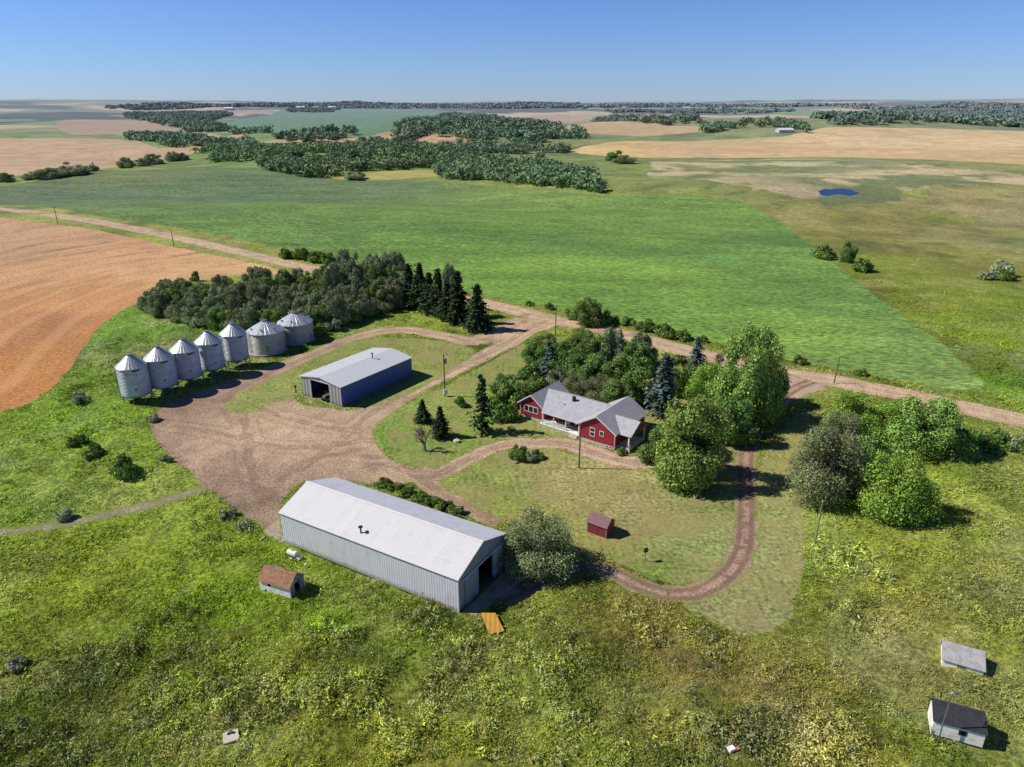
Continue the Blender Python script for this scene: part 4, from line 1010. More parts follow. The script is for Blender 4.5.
# machine shed ------------------------------------------------------------
th2 = math.radians(56.5); org2 = (-29.99, 115.5); L2, W2 = 18.7, 10.2
t = frame('machine_shed', 'blue grey machine shed with an open front and pale roof on the grass island', 'shed', org2, th2)
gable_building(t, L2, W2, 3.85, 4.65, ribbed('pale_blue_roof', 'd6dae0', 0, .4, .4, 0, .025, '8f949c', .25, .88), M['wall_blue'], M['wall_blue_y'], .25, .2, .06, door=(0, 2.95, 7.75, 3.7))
fb = MB()
fb.prism([(-.235, -.25, 3.72), (-.235, W2/2, 4.57), (-.235, W2/2, 4.71), (-.235, -.25, 3.86)], (-.03, 0, 0)).prism([(-.235, W2+.25, 3.72), (-.235, W2/2, 4.57), (-.235, W2/2, 4.71), (-.235, W2+.25, 3.86)], (-.03, 0, 0)).build('fascia', M['trim_white'], t)
MB().box(-.05, 0, 2.83, 2.95, 0, 3.75).box(-.05, 0, 7.75, 7.87, 0, 3.75).box(-.05, 0, 2.955, 7.745, 3.65, 3.75).build('door_frame', M['trim_white'], t)
MB().tube([(12.6, 4.4, 4.7), (12.6, 4.4, 5.6)], [.1, .1], 10).lathe([(.24, 5.55), (.26, 5.6), (.02, 5.75)], 12, c=(12.6, 4.4)).build('vent_pipe', M['dark'], t)
MB().box(.15, L2-.15, .15, W2-.15, -.05, .02).build('floor_slab', M['soil'], t)
for k in range(4):
    x = 1.5+5*k
    MB().box(x, x+.12, .13, .28, 0, 3.8).box(x, x+.12, W2-.28, W2-.13, 0, 3.8).build('rafter_frame', M['wood'], t)
reg_block(org2, th2, -.6, L2+.4, -.4, W2+.4)
# tractor parked in its mouth
def loc2(x, y): return (org2[0]+x*math.cos(th2)-y*math.sin(th2), org2[1]+x*math.sin(th2)+y*math.cos(th2), 0.02)
t = thing('tractor', 'small dark grey tractor parked just inside the open machine shed', 'tractor', loc2(1.4, 4.5), th2+math.pi)
grey = plain('tractor_grey', '6e7278', .5, .15, 4); 
MB().box(-.1, 1.5, -.35, .35, .6, 1.15).box(1.35, 1.62, -.3, .3, .65, 1.08).build('hood', grey, t)
MB().box(-1.2, -.1, -.4, .4, .55, .95).build('rear_deck', grey, t)
MB().box(-1.0, -.55, -.25, .25, .95, 1.05).box(-1.08, -1.0, -.25, .25, 1.05, 1.5).build('seat', M['black'], t)
MB().tube([(1.0, .1, 1.15), (1.0, .1, 1.8)], [.04, .035], 8).build('exhaust_pipe', M['steel'], t)
def wheel(x, y, r, w):
    o = MB().tube([(x, y-w/2, r), (x, y+w/2, r)], [r, r], 22).build('wheel', M['black'], t)
    MB().tube([(x, y-w/2-.01, r), (x, y+w/2+.01, r)], [r*.5, r*.5], 14).build('rim', plain('rim_paint', 'b8b4a4', .5), o)
for y in (-.68, .68): wheel(-.75, y, .72, .36)
for y in (-.55, .55): wheel(1.15, y, .42, .22)
MB().tube([(-.35, 0, 1.0), (-.2, 0, 1.35)], [.03, .03], 6).build('steering_column', M['black'], t)
t = thing('workbench', 'small metal stand with a pale box deep inside the machine shed mouth', 'bench', loc2(2.6, 6.6), th2)
MB().box(-.5, .5, -.4, .4, .7, .78).build('top', M['steel'], t)
for x in (-.45, .4):
    for y in (-.35, .3): MB().box(x, x+.06, y, y+.06, 0, .7).build('leg', M['steel'], t)
# small post left of machine shed
g = U(296, 393); t = thing('fence_post', 'short dark post standing left of the machine shed front', 'post', tuple(g)); 
MB().tube([(0, 0, -.1), (0, 0, 1.25)], [.11, .09], 8).build('post', M['pole'], t); MB().box(-.18, .18, -.12, .12, 1.22, 1.5).build('cap', M['dark'], t)

# grain bins --------------------------------------------------------------
def galv(name, c, r0):
    m = NT(name); co = m.obj(); sp = m.n('ShaderNodeSeparateXYZ'); m.l(co, sp.inputs[0])
    z = m.math('SINE', m.math('MULTIPLY', sp.outputs[2], 2*math.pi/.27))
    an = m.math('ARCTAN2', sp.outputs[1], sp.outputs[0])
    sf = m.n('ShaderNodeVectorMath', operation='ADD'); m.l(co, sf.inputs[0]); oi = m.n('ShaderNodeObjectInfo'); m.l(m.math('MULTIPLY', oi.outputs['Random'], 60.0), sf.inputs[1]); shift = sf.outputs[0]
    sheet = m.n('ShaderNodeTexWhiteNoise', noise_dimensions='2D'); cx = m.n('ShaderNodeCombineXYZ')
    m.l(m.math('FLOOR', m.math('MULTIPLY', an, 1.27)), cx.inputs[0]); m.l(m.math('FLOOR', m.math('DIVIDE', sp.outputs[2], .81)), cx.inputs[1]); m.l(cx.outputs[0], sheet.inputs['Vector'])
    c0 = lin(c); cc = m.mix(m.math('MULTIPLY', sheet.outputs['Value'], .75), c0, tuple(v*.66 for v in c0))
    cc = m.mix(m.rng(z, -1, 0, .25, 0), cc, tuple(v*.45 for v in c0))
    cc = m.mix(m.rng(m.noise(shift, 1.1, 6, .7), .48, .68, 0, .34), cc, lin('857e72'))
    m.bsdf(cc, .4, m.bump(z, .8, .05), .2, .5); return m.m
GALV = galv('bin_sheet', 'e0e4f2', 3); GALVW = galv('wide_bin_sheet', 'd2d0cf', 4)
CONE = NT('bin_roof'); co = CONE.obj(); sp = CONE.n('ShaderNodeSeparateXYZ'); CONE.l(co, sp.inputs[0])
an = CONE.math('MULTIPLY', CONE.math('ARCTAN2', sp.outputs[1], sp.outputs[0]), 1.0)
rib_ = CONE.rng(CONE.math('SINE', CONE.math('MULTIPLY', an, 24.0)), .6, 1.0, 0, 1)
cc = CONE.mix(rib_, lin('bcc2cc'), lin('dde0e6')); cc = CONE.mix(CONE.rng(CONE.noise(co, 1.5, 6, .7), .48, .7, 0, .4), cc, lin('8d949c'))
CONE.bsdf(cc, .33, CONE.bump(rib_, .8, .04), .35, .5); CONE = CONE.m
def hopper_bin():
    t = thing('grain_bin', 'x', 'grain bin', (0, 0, 0), 0, 'tall hopper bins in a row at the edge of the yard')
    R = 2.5; z0, z1 = 1.8, 7.0
    MB().lathe([(R, z0), (R, z1)], 44).build('bin_wall', GALV, t)
    ro = MB().lathe([(R+.12, z1-.1), (R+.1, z1), (.45, z1+1.85), (.4, z1+1.92)], 44).build('bin_roof', CONE, t)
    MB().lathe([(.5, z1+1.85), (.5, z1+2.0), (.05, z1+2.12), (.0, z1+2.12)], 16).build('lid_cap', M['steel'], ro)
    MB().lathe([(R-.02, z0+.02), (.35, .55), (.3, .5)], 36).build('hopper', M['steel'], t)
    MB().lathe([(R+.03, z0-.12), (R+.05, z0-.12), (R+.05, z0+.1), (R+.03, z0+.1)], 44).build('base_ring', M['steel'], t)
    for k in range(8):
        a = 2*math.pi*k/8+.2; x, y = (R-.05)*math.cos(a), (R-.05)*math.sin(a)
        MB().tube([(x, y, -.05), (x, y, z0)], [.08, .08], 6).build('leg', M['steel'], t)
    MB().lathe([(R-.2, .02), (R-.1, .02), (R-.1, .14), (R-.2, .14), (R-.2, .02)], 32).build('skid_ring', M['steel'], t)
    a = math.radians(215); b = MB()     # ladder up the wall
    ux, uy = math.cos(a), math.sin(a); tx, ty = -uy, ux
    for s in (-.22, .22): b.tube([((R+.15)*ux+tx*s, (R+.15)*uy+ty*s, .9), ((R+.15)*ux+tx*s, (R+.15)*uy+ty*s, z1+.35)], [.03, .03], 5)
    for i in range(18):
        z = 1.2+.34*i; b.tube([((R+.15)*ux-tx*.22, (R+.15)*uy-ty*.22, z), ((R+.15)*ux+tx*.22, (R+.15)*uy+ty*.22, z)], [.018, .018], 4)
    b.build('ladder', M['steel'], t)
    b = MB(); ux2 = math.cos(math.radians(-60)); uy2 = math.sin(math.radians(-60))
    b.box(-.22, .22, -.05, .05, 0, .4)
    o = b.build('inspection_hatch', M['steel'], t); o.location = ((R+.02)*ux2, (R+.02)*uy2, 3.0); o.rotation_euler = (0, 0, math.radians(30))
    # dark name plate band below the eave, facing the yard
    vs = []; fs = []
    for i in range(7):
        aa = math.radians(-62+4.5*i); 
        for z in (z1-.55, z1-.22): vs.append(((R+.035)*math.cos(aa), (R+.035)*math.sin(aa), z))
    for i in range(6): fs.append((2*i, 2*i+2, 2*i+3, 2*i+1))
    MB().add(vs, fs).build('name_band', plain('dark_band', '3c4656', .5), t)
    b = MB()
    for i in range(9):
        q = i/9; rr_ = R-.2-(R-.8)*q; z = z1+.2+1.65*q; b.tube([(rr_*ux-tx*.18, rr_*uy-ty*.18, z), (rr_*ux+tx*.18, rr_*uy+ty*.18, z)], [.03, .03], 4)
    b.build('roof_steps', M['steel'], t)
    return t
proto_bin = hopper_bin()
bl = ['leftmost of the five tall hopper bins, nearest the meadow', 'second tall hopper bin from the left end of the row', 'middle one of the five tall hopper bins', 'tall hopper bin between the middle one and the one next to the wide bins', 'tall hopper bin at the right end of the row, next to the wide bins']
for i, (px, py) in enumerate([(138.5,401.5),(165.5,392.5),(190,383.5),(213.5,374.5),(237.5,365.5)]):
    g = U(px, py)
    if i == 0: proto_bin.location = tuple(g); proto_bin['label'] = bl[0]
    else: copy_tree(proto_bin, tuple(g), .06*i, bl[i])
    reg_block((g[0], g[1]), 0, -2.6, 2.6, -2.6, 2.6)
def wide_bin(label, px, py, R, hw, rz):
    g = U(px, py)
    t = thing('wide_grain_bin', label, 'grain bin', tuple(g), rz, 'wide flat bottomed grain bins')
    MB().lathe([(R, -.05), (R, hw)], 56).build('bin_wall', GALVW, t)
    ro = MB().lathe([(R+.14, hw-.1), (R+.12, hw), (.5, hw+2.0), (.45, hw+2.1)], 56).build('bin_roof', CONE, t)
    MB().lathe([(.6, hw+2.0), (.6, hw+2.22), (.05, hw+2.35), (0, hw+2.35)], 16).build('lid_cap', M['steel'], ro)
    MB().lathe([(R+.1, -.02), (R+.28, -.02), (R+.28, .1), (R+.1, .1)], 56).build('concrete_base', M['conc'], t)
    for k in range(7):     # roof vents near the eave
        a = 2*math.pi*k/7+.3; q = .25; r_ = R-(R-.5)*q; z = hw+2.0*q
        MB().tube([(r_*math.cos(a), r_*math.sin(a), z-.1), (r_*math.cos(a), r_*math.sin(a), z+.35), ((r_+.25)*math.cos(a), (r_+.25)*math.sin(a), z+.4)], [.14, .14, .17], 8).build('roof_vent', M['steel'], ro)
    b = MB(); a = math.radians(230); ux, uy = math.cos(a), math.sin(a); tx, ty = -uy, ux
    for s in (-.22, .22): b.tube([((R+.15)*ux+tx*s, (R+.15)*uy+ty*s, .3), ((R+.15)*ux+tx*s, (R+.15)*uy+ty*s, hw+.5)], [.03, .03], 5)
    for i in range(12):
        z = .5+.36*i; b.tube([((R+.15)*ux-tx*.22, (R+.15)*uy-ty*.22, z), ((R+.15)*ux+tx*.22, (R+.15)*uy+ty*.22, z)], [.018, .018], 4)
    b.build('ladder', M['steel'], t)
    d = MB().box(-.45, .45, -.06, .06, 0, 1.4).build('access_door', M['steel'], t); aa = math.radians(-70); d.location = ((R+.03)*math.cos(aa), (R+.03)*math.sin(aa), .7); d.rotation_euler = (0, 0, aa+math.pi/2)
    reg_block((g[0], g[1]), 0, -R*.85, R*.85, -R*.85, R*.85)
wide_bin('left and nearer of the two wide round bins', 268, 350, 3.85, 4.6, 0)
wide_bin('right hand wide round bin beside the shelterbelt', 297, 340, 3.8, 4.4, .9)

# house -------------------------------------------------------------------
thh = math.radians(-37.5); orgh = (1.44, 111.6)
H = frame('farmhouse', 'red farmhouse with grey roof, two gabled wings and a covered porch', 'house', orgh, thh)
def wbox(name, x0, x1, y0, y1, z0, z1, m, parent=H): return MB().box(x0, x1, y0, y1, z0, z1).build(name, m, parent)
def gable_wing(x0, x1, y0, y1, he, hr, fnd=.55):
    xm = (x0+x1)/2
    w = MB().box(x0, x1, y0+.12, y1, fnd, he)
    w.build('wall', M['red'], H)
    g = MB().prism([(x0, y0, fnd), (x1, y0, fnd), (x1, y0, he), (xm, y0, hr-.12), (x0, y0, he)], (0, .117, 0)); g.build('gable_wall', M['red'], H)
    MB().prism([(x0, y1+.003, he-.3), (x1, y1+.003, he-.3), (x1, y1+.003, he), (xm, y1+.003, hr-.12), (x0, y1+.003, he)], (0, .1, 0)).build('gable_wall', M['red'], H)
    MB().box(x0+.04, x1-.04, y0+.04, y1-.04, -.1, fnd).build('foundation', M['foundation'], H)
    o = .42; s = (hr-he)/(xm-x0); f0, f1 = y0-.4, y1+.35
    r = MB().slab([(xm, f0, hr), (xm, f1, hr), (x0-o, f1, he-s*o), (x0-o, f0, he-s*o)], .09).slab([(xm, f1, hr), (xm, f0, hr), (x1+o, f0, he-s*o), (x1+o, f1, he-s*o)], .09)
    ro = r.build('roof', M['roof_house'], H)
    # white barge boards on the front gable
    b = MB()
    for sx in (-1, 1):
        xe = xm+sx*(xm-x0+o); ze = he-s*o
        b.prism([(xm, f0-.02, hr+.09), (xe, f0-.02, ze+.09), (xe, f0-.02, ze-.12), (xm, f0-.02, hr-.12)], (0, -.04, 0))
    b.build('barge_board', M['trim_white'], ro)
    for xx in (x0-.03, x1-.05): MB().box(xx, xx+.08, y0-.03, y0+.1, fnd, he-.02).build('corner_board', M['trim_white'], H)
    return ro
rA = gable_wing(0, 4.8, 0, 7.6, 2.9, 4.6)
rB = gable_wing(12.8, 19.3, -1.5, 8.2, 3.0, 4.95)
# middle range
MB().box(4.82, 12.78, 1.3, 7.2, .55, 2.75).build('wall', M['red'], H)
MB().box(4.82, 12.78, 1.34, 7.16, -.1, .548).build('foundation', M['foundation'], H)
rm = MB().slab([(5.3, -1.2, 2.62), (12.3, -1.2, 2.62), (15.0, 4.2, 4.42), (2.9, 4.2, 4.42)], .09).slab([(14.4, 7.6, 3.0), (3.6, 7.6, 3.0), (2.9, 4.2, 4.42), (15.0, 4.2, 4.42)], .09)
# keep the middle roof from showing through the wings: start it under their slopes
rm = rm.build('roof', M['roof_house'], H)
MB().box(5.25, 12.35, -1.28, -1.22, 2.5, 2.68).build('fascia', M['trim_white'], rm)
MB().box(8.6, 9.1, 2.8, 3.2, 3.9, 4.9).build('chimney', M['dark'], rm)
MB().tube([(7.9, 1.6, 3.5), (7.9, 1.6, 3.9)], [.07, .07], 8).build('vent_pipe', M['dark'], rm)
# porch
p = MB().box(4.83, 12.77, -1.05, 1.29, .35, .5).build('porch_deck', M['cream'], H)
for x in (5.3, 7.5, 9.9, 12.4): MB().box(x-.07, x+.07, -1.0, -.86, .5, 2.62).build('porch_post', M['trim_white'], H)
b = MB().box(5.37, 9.83, -.97, -.91, 1.22, 1.3).box(5.37, 9.83, -.97, -.91, .58, .66)
x = 5.4
while x < 9.8: b.box(x, x+.09, -.96, -.92, .66, 1.22); x += .17
b.build('railing', M['trim_white'], H)
MB().box(4.83, 12.77, -1.0, -.96, 0, .34).build('porch_skirt', M['foundation'], H)
for k in range(3): MB().box(11.0, 12.4, -1.36-.28*k, -1.09-.28*k, 0, .36-.12*k).build('step', M['conc'], H)
MB().box(8.3, 9.3, 1.2, 1.28, .55, 2.5).build('front_door', M['cream'], H)
def window(x0, x1, y, z0, z1, nx=1, nz=1):
    f = MB(); e = .09
    f.box(x0, x1, y-.06, y, z0, z0+e).box(x0, x1, y-.06, y, z1-e, z1).box(x0, x0+e, y-.06, y, z0+e, z1-e).box(x1-e, x1, y-.06, y, z0+e, z1-e)
    for i in range(1, nx): xx = x0+(x1-x0)*i/nx; f.box(xx-.06, xx+.06, y-.055, y, z0+e, z1-e)
    for i in range(1, nz): zz = z0+(z1-z0)*i/nz; f.box(x0+e, x1-e, y-.055, y, zz-.06, zz+.06)
    fr = f.build('window', M['trim_white'], H)
    MB().box(x0+.03, x1-.03, y-.03, y+.0, z0+.03, z1-.03).build('pane', M['glass'], fr)
window(.8, 3.7, -.004, 1.35, 2.5, 3); window(14.8, 15.75, -1.504, 1.25, 2.75, 1, 2); window(16.55, 17.35, -1.504, 1.75, 2.6)
window(17.7, 18.9, -1.47, .08, .5, 2); window(5.4, 6.9, 1.296, 1.2, 2.3, 2); window(10.0, 11.6, 1.296, 1.2, 2.3, 2)
# right hand porch wing with its own little gable
MB().box(19.32, 21.4, -.5, 4.4, .2, .4).build('porch_deck', M['cream'], H)
ro = MB().slab([(18.9, -.95, 2.6), (21.75, -.95, 2.6), (21.75, 1.9, 4.25), (16.6, 1.9, 4.25)], .09).slab([(21.75, 4.75, 2.6), (18.9, 4.75, 2.6), (16.6, 1.9, 4.25), (21.75, 1.9, 4.25)], .09).build('roof', M['roof_house'], H)
MB().prism([(21.42, -.6, 2.74), (21.42, 4.4, 2.74), (21.42, 1.9, 4.16)], (.08, 0, 0)).build('gable_wall', M['red'], H)
for x, y in ((21.3, -.7), (21.3, 4.3)): MB().box(x-.11, x+.11, y-.11, y+.11, .4, 2.7).build('porch_post', M['trim_white'], H)
MB().prism([(20.95, -1.0, 0), (21.65, -1.0, 0), (21.5, -.8, 1.0), (21.1, -.8, 1.0)], (0, .5, 0)).build('post_pier', M['foundation'], H)
MB().box(19.4, 21.1, -.5, -.44, 1.2, 1.3).box(19.4, 21.1, -.5, -.44, .6, .7).build('railing', M['wood'], H)
MB().box(19.32, 21.4, -.55, -.51, 0, .39).build('porch_skirt', M['foundation'], H)
reg_block(orgh, thh, -.3, 23, -1.6, 10)

# small sheds -------------------------------------------------------------
t0 = U(587, 531.5); tg = math.radians(-35)
t = frame('garden_shed', 'little red garden shed with maroon roof alone on the lawn', 'shed', t0, tg)
gable_building(t, 2.7, 2.1, 1.55, 2.35, M['roof_maroon'], M['redshed'], M['redshed'], .15, .12, .05)
for x in (-.02, 2.6): MB().box(x, x+.12, -.025, .1, 0, 1.5).build('corner_board', M['wood'], t)
MB().box(.6, 1.5, -.03, 0, .05, 1.4).build('door', M['redshed'], t)
reg_block(t0, tg, -.2, 2.9, -.2, 2.3)
t0 = U(260.5, 589.5); tg = math.radians(-22)
t = frame('old_shed', 'weathered white shed with a rusty brown patched roof in the grass below the long shed', 'shed', t0, tg)
gable_building(t, 4.1, 2.5, 1.45, 2.45, M['roof_rust'], M['peel'], plain('blue_grey_boards', '77849c', .8, .2, 3, dirt='d0d0cc'), .18, .12, .05, door=(1, .8, 1.7, 1.35))
MB().box(1.15, 1.5, -.02, 0, .8, 1.15).build('window', M['dark'], t)
MB().prism([(.5, -.02, 0), (1.0, -.02, 0), (.75, -.02, .3)], (0, .01, 0)).build('rotted_hole', M['dark'], t)
MB().slab([(1.2, 1.0, 2.36), (2.5, 1.0, 2.36), (2.4, 1.5, 2.44), (1.3, 1.42, 2.5)], .04).build('ridge_board', M['wood'], t)
MB().box(.15, 3.9, .15, 2.35, -.03, .03).build('floor_slab', M['soil'], t)
reg_block(t0, tg, -.2, 4.3, -.2, 2.7)
t0 = (40.55, 52.7); tg = math.radians(-27)
t = frame('grey_shed', 'small shed with a pale weathered grey roof half sunk in weeds at the right edge', 'shed', t0, tg)
gable_building(t, 3.3, 2.5, 1.4, 1.95, M['roof_grey'], M['peel'], M['peel'], .15, .12, .05, ridge_y=2.1)
MB().box(1.2, 1.9, -.03, 0, .05, 1.2).build('door', M['wood'], t)
reg_block(t0, tg, -.1, 3.4, -.1, 2.6)
t0 = (35.7, 45.5); tg = math.radians(-22.5)
t = frame('black_roofed_shed', 'small white walled shed with a black roof near the lower right corner', 'shed', t0, tg)
gable_building(t, 3.8, 2.3, 1.5, 2.1, M['roof_black'], M['cream'], M['cream'], .12, .1, .05, ridge_y=1.9)
MB().box(1.9, 2.5, -.03, 0, .7, 1.2).build('window', M['dark'], t)
reg_block(t0, tg, -.1, 3.9, -.1, 2.4)

# poles -------------------------------------------------------------------
def pole(px, py, h, label, r=.14, arm=False, tx=False, box=False, lean=0.0, mat=None, lamp=False, name='utility_pole'):
    g = U(px, py); t = thing(name, label, 'pole', tuple(g), .5)
    t.rotation_euler = (lean, 0, .5)
    MB().tube([(0, 0, -.2), (0, 0, h)], [r, r*.65], 8).build('pole', mat or M['pole'], t)
    if arm: MB().box(-.9, .9, -.06, .06, h-.5, h-.38).build('crossarm', M['pole'], t)
    if tx: MB().lathe([(0, h-1.9), (.26, h-1.9), (.26, h-1.05), (0, h-1.0)], 14, c=(.34, 0)).build('transformer', M['steel'], t)
    if box: MB().box(-.35, .35, -.42, -.14, .5, 1.35).build('meter_box', M['trim_white'], t)
    for x in ((-.8, 0, .8) if arm else (0,)): MB().lathe([(0, h-.38 if arm else h), (.07, h-.36 if arm else h), (.06, (h-.2) if arm else h+.16), (0, (h-.2) if arm else h+.16)], 8, c=(x, 0)).build('insulator', M['trim_white'], t)
    if lamp: MB().tube([(0, 0, h-.4), (.6, 0, h-.2)], [.03, .03], 6).box(.5, .85, -.1, .1, h-.28, h-.16).build('yard_lamp', M['steel'], t)
    return t
pole(445, 396, 8.2, 'utility pole with transformer and white meter box on the lawn edge', tx=True, box=True, lamp=True)
pole(555.5, 336, 7.4, 'utility pole beside the road junction behind the house', arm=False)
pole(579, 468, 7.2, 'tall wooden pole on the grass in front of the house', r=.13)
pole(834, 383, 5.6, 'leaning utility pole on the far side of the road by the canola', r=.12, lean=.05)
pole(815, 543, 5.8, 'grey wooden pole right of the mown strip', r=.11, mat=M['wood'], lamp=False)
pole(938, 741, 5.2, 'thin pale pole with a small lamp against the black roofed shed', r=.07, mat=M['steel'], lamp=True)
pole(58, 224, 7.4, 'utility pole at the far left between road and wheat field', r=.16)
pole(174, 247, 6.4, 'utility pole by the road above the wheat field corner', r=.16)
# things on the grass ----------------------------------------------------
g = U(645, 561); t = thing('bird_feeder', 'dark boxy feeder on a thin post on the lawn inside the loop drive', 'bird feeder', tuple(g), .3)
MB().tube([(0, 0, -.1), (0, 0, 1.3)], [.045, .045], 8).build('post', M['wood'], t)
MB().box(-.2, .2, -.16, .16, 1.3, 1.6).build('box', M['dark'], t); MB().slab([(-.26, -.22, 1.6), (.26, -.22, 1.6), (.26, .01, 1.78), (-.26, .01, 1.78)], .03).slab([(.26, .24, 1.6), (-.26, .24, 1.6), (-.26, .01, 1.78), (.26, .01, 1.78)], .03).build('roof', M['dark'], t)
def rock(name, px, py, s, label, c='c9c4b8', cat='rock', at=None):
    g = U(px, py) if at is None else at; rng = random.Random(int(px+py)); import bmesh
    bm = bmesh.new(); bmesh.ops.create_icosphere(bm, subdivisions=2, radius=s)
    for v in bm.verts: v.co *= rng.uniform(.8, 1.15); v.co.z *= .6
    me = bpy.data.meshes.new(name); bm.to_mesh(me); bm.free(); me.materials.append(plain('stone_'+c, c, .9, .2, 4)); o = bpy.data.objects.new(name, me); COL.objects.link(o)
    o.location = (g[0], g[1], g[2]+s*.35); return tag(o, label, cat)
rock('boulder', 457, 442, .55, 'pale boulder on the lawn right of the small spruces')
rock('boulder', 516, 463, .35, 'brown stone at the edge of the flower bed', 'a08a74')
tree('leafy', 519, 459, 2.3, 2.9, 'green flowering bush at the left of the flower bed on the lawn', 'bush', name='garden_bush')
tree('sage', 529, 460, 1.7, 2.6, 'pale leaved shrub in the middle of the flower bed', 'shrub', name='garden_bush')
tree('bush', 538, 458, 1.3, 2.2, 'low dark green shrub at the right of the flower bed', 'shrub', name='garden_bush')
tree('bush', 622, 454, 1.0, 1.8, 'small shrub against the right hand house porch', 'shrub', name='garden_bush')
tree('bush', 695, 495, 1.1, 1.7, 'small shrub with a white pot on the lawn below the big tree', 'shrub', name='garden_bush')
g = U(695, 498); t = thing('garden_pot', 'small white pot in front of the little shrub below the big tree', 'pot', tuple(g))
MB().lathe([(.16, 0), (.26, .4), (.22, .4), (.13, .08), (0, .08)], 14).build('pot', M['trim_white'], t)
g = U(293, 556); t = thing('storage_tank', 'white cylindrical tank lying in the grass beside the long shed', 'tank', tuple(g), math.radians(-30))
tm_ = plain('tank_white', 'd9dcd6', .5, .08, 3, dirt='8f9488')
MB().tube([(-.72, 0, .42), (-.66, 0, .42), (.66, 0, .42), (.72, 0, .42)], [.24, .36, .36, .24], 18).build('tank_body', tm_, t)
for x in (-.4, .4): MB().box(x-.06, x+.06, -.28, .28, 0, .12).build('cradle', M['steel'], t)
MB().tube([(0, 0, .76), (0, 0, .88)], [.08, .08], 8).build('filler_cap', M['steel'], t)
g = U(300.5, 559); t = thing('white_board', 'white board leaning at the right end of the tank', 'board', tuple(g), math.radians(55))
MB().slab([(-.35, 0, .02), (.35, 0, .02), (.35, .35, .22), (-.35, .35, .22)], .04).build('board', M['cream'], t)
rock('white_bucket', 306, 565, .2, 'small white lump in the grass right of the tank', 'd8d8d0', 'bucket')
rock('white_bag', 291, 559, .2, 'small pale bag just below the white tank', 'd4cfb8', 'bag')
# yellow-orange panel
a0, a1, a2, a3 = [U(*q) for q in [(481,616), (495.5,616), (504.5,633.5), (489.5,637)]]
cx = (a0+a1+a2+a3)/4; t = thing('orange_panel', 'flat orange yellow metal sheet lying in the weeds at the long shed corner', 'metal sheet', (cx[0], cx[1], 0))
q = [tuple((p_-cx)+np.array([0, 0, .42 if i in (0, 1) else .34])) for i, p_ in enumerate((a0, a1, a2, a3))]
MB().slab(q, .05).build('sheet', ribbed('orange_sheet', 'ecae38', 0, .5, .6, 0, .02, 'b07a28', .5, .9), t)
for i in range(4): MB().box(q[i][0]*.8-.04, q[i][0]*.8+.04, q[i][1]*.8-.04, q[i][1]*.8+.04, -.05, q[i][2]*.95).build('leg', M['wood'], t)
reg_block((cx[0], cx[1]), 0, -.9, .9, -1.6, 1.6)
# concrete well pad
g = U(231, 738); t = thing('well_cover', 'pale square concrete pad with a small grey fitting in the rough grass', 'well cover', tuple(g), math.radians(24))
MB().box(-.62, .62, -.6, .6, -.05, .22).build('pad', M['conc'], t)
MB().tube([(.05, .38, .2), (.05, .38, .5)], [.16, .13], 12).build('cap', M['steel'], t); MB().box(-.25, -.02, .22, .36, .22, .34).build('bracket', M['dark'], t)
reg_block(g, 0, -.9, .9, -1.2, .9)
g = U(733, 750); t = thing('scrap_pile', 'small heap of white and reddish scrap in the grass at the bottom of the picture', 'scrap', tuple(g), .4)
MB().box(-.45, .1, -.2, .25, .02, .32).build('white_can', M['cream'], t); MB().box(.15, .5, -.3, .0, .02, .25).build('red_tin', plain('faded_red', 'b07a78', .7), t)
MB().tube([(-.2, .3, .1), (-.75, .55, .16)], [.11, .11], 10).build('white_pipe', M['trim_white'], t)
reg_block(g, 0, -.6, .6, -1.0, .6)
g = U(341, 322); t = thing('pale_slab', 'pale flat slab on the grass in front of the belt right of the wide bins', 'slab', tuple(g), .3)
MB().box(-2.0, 2.0, -1.0, 1.0, -.05, .35).build('slab', M['conc'], t); MB().slab([(-1.2, -.9, .36), (.8, -.9, .36), (.9, .7, .5), (-1.1, .7, .5)], .08).build('board', M['cream'], t)
# far farm buildings
def far_barn(px, py, L, W, he, hr, rz, label, rm, wm):
    g = U(px, py); t = thing('farm_building', label, 'farm building', tuple(g), rz); gable_building(t, L, W, he, hr, rm, wm, wm, .4, .4, .2, wt=.3)
fr = plain('far_white_roof', 'dde0e2', .6, .05); fw = plain('far_wall', 'b8bcc2', .7, .08); fg = plain('far_grey_roof', '90959c', .6, .05)
far_barn(779, 133, 22, 12, 4, 6.5, .15, 'white roofed barn among trees on the far low hill', fr, fw)
far_barn(224, 110, 48, 26, 9, 15, .1, 'long white building in the distance at the upper left', fr, fw)
far_barn(296, 109, 50, 24, 9, 16, .3, 'leftmost white building of the farmsteads on the left horizon', fr, fw)
far_barn(312, 109, 40, 24, 9, 15, -.2, 'grey roofed building of the farmsteads on the left horizon', fg, fw)
far_barn(328, 109, 44, 24, 9, 15, .2, 'rightmost white building of the farmsteads on the left horizon', fr, fw)
print('objects', time.time()-T0)

nearmask = lambda X, Y: np.clip(1.15-np.hypot(X, Y)/260, .25, 1)
tufts('meadow_grass', 150000, None, (.05, .24), (.35, .75), 9, 101, label='short tufted meadow grass covering the open ground', dens=nearmask, strawy=4.0)
tufts('tall_weeds', 95000, None, (.3, 1.25), (.4, .95), 22, 202, label='tall rough weeds and dead stalks in the foreground', dens=roughmap, strawy=.62)
print('grass', time.time()-T0)

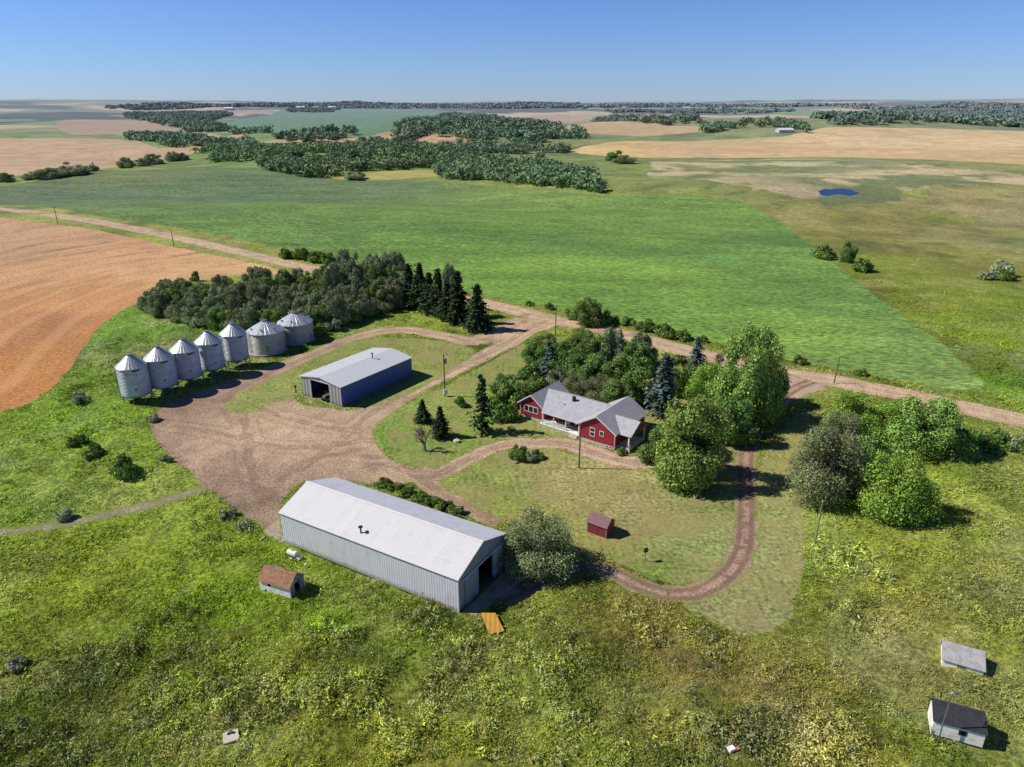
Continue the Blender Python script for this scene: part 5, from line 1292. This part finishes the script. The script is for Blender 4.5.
# ---------------------------------------------------------------- camera, sun, sky
cam = bpy.data.cameras.new('camera'); co_ = bpy.data.objects.new('camera', cam); COL.objects.link(co_)
co_.location = (0, 0, CAM_H); co_.rotation_euler = (math.pi/2-PITCH, 0, 0)
cam.sensor_width = 36; cam.lens = FPX/1024*36; cam.clip_start = .5; cam.clip_end = 60000
scene.camera = co_
SUN_EL = math.radians(44); sd = Vector((-.998, .05, 0)).normalized()
sunv = Vector((sd.x*math.cos(SUN_EL), sd.y*math.cos(SUN_EL), math.sin(SUN_EL)))
sl = bpy.data.lights.new('sun', 'SUN'); sl.energy = 4.75; sl.angle = math.radians(.53); sl.color = (1, .94, .82)
so = bpy.data.objects.new('sun', sl); COL.objects.link(so); so.rotation_euler = (-sunv).to_track_quat('-Z', 'Y').to_euler()
w = bpy.data.worlds.new('World'); scene.world = w; w.use_nodes = True; nt = w.node_tree
bg = nt.nodes['Background']; sky = nt.nodes.new('ShaderNodeTexSky'); sky.sky_type = 'NISHITA'; sky.sun_disc = False
sky.sun_elevation = SUN_EL; sky.sun_rotation = math.atan2(sd.x, sd.y); sky.altitude = 600; sky.air_density = 1.0; sky.dust_density = .12; sky.ozone_density = 2.0
tn = nt.nodes.new('ShaderNodeMix'); tn.data_type = 'RGBA'; tn.blend_type = 'MULTIPLY'; tn.inputs[0].default_value = 1.0; tn.inputs[7].default_value = (.64, .88, 1.5, 1)
nt.links.new(sky.outputs[0], tn.inputs[6])
# the sky deepens towards the zenith
tc = nt.nodes.new('ShaderNodeTexCoord'); sx = nt.nodes.new('ShaderNodeSeparateXYZ'); nt.links.new(tc.outputs['Generated'], sx.inputs[0])
mr = nt.nodes.new('ShaderNodeMapRange'); mr.interpolation_type = 'SMOOTHSTEP'; nt.links.new(sx.outputs[2], mr.inputs[0])
for i_, v_ in enumerate((.10, .55, 1.0, .42)): mr.inputs[1+i_].default_value = v_
dz = nt.nodes.new('ShaderNodeVectorMath'); dz.operation = 'SCALE'; nt.links.new(tn.outputs[2], dz.inputs[0]); nt.links.new(mr.outputs[0], dz.inputs['Scale'])
nt.links.new(dz.outputs[0], bg.inputs[0]); bg.inputs[1].default_value = .08
scene.view_settings.view_transform = 'Standard'; scene.view_settings.look = 'None'; scene.view_settings.exposure = 0; scene.view_settings.gamma = 1
scene.render.engine = 'CYCLES'; scene.cycles.use_denoising = True; scene.cycles.max_bounces = 5; scene.cycles.diffuse_bounces = 3; scene.cycles.transparent_max_bounces = 4
scene.cycles.caustics_reflective = False; scene.cycles.caustics_refractive = False
print('done', time.time()-T0)
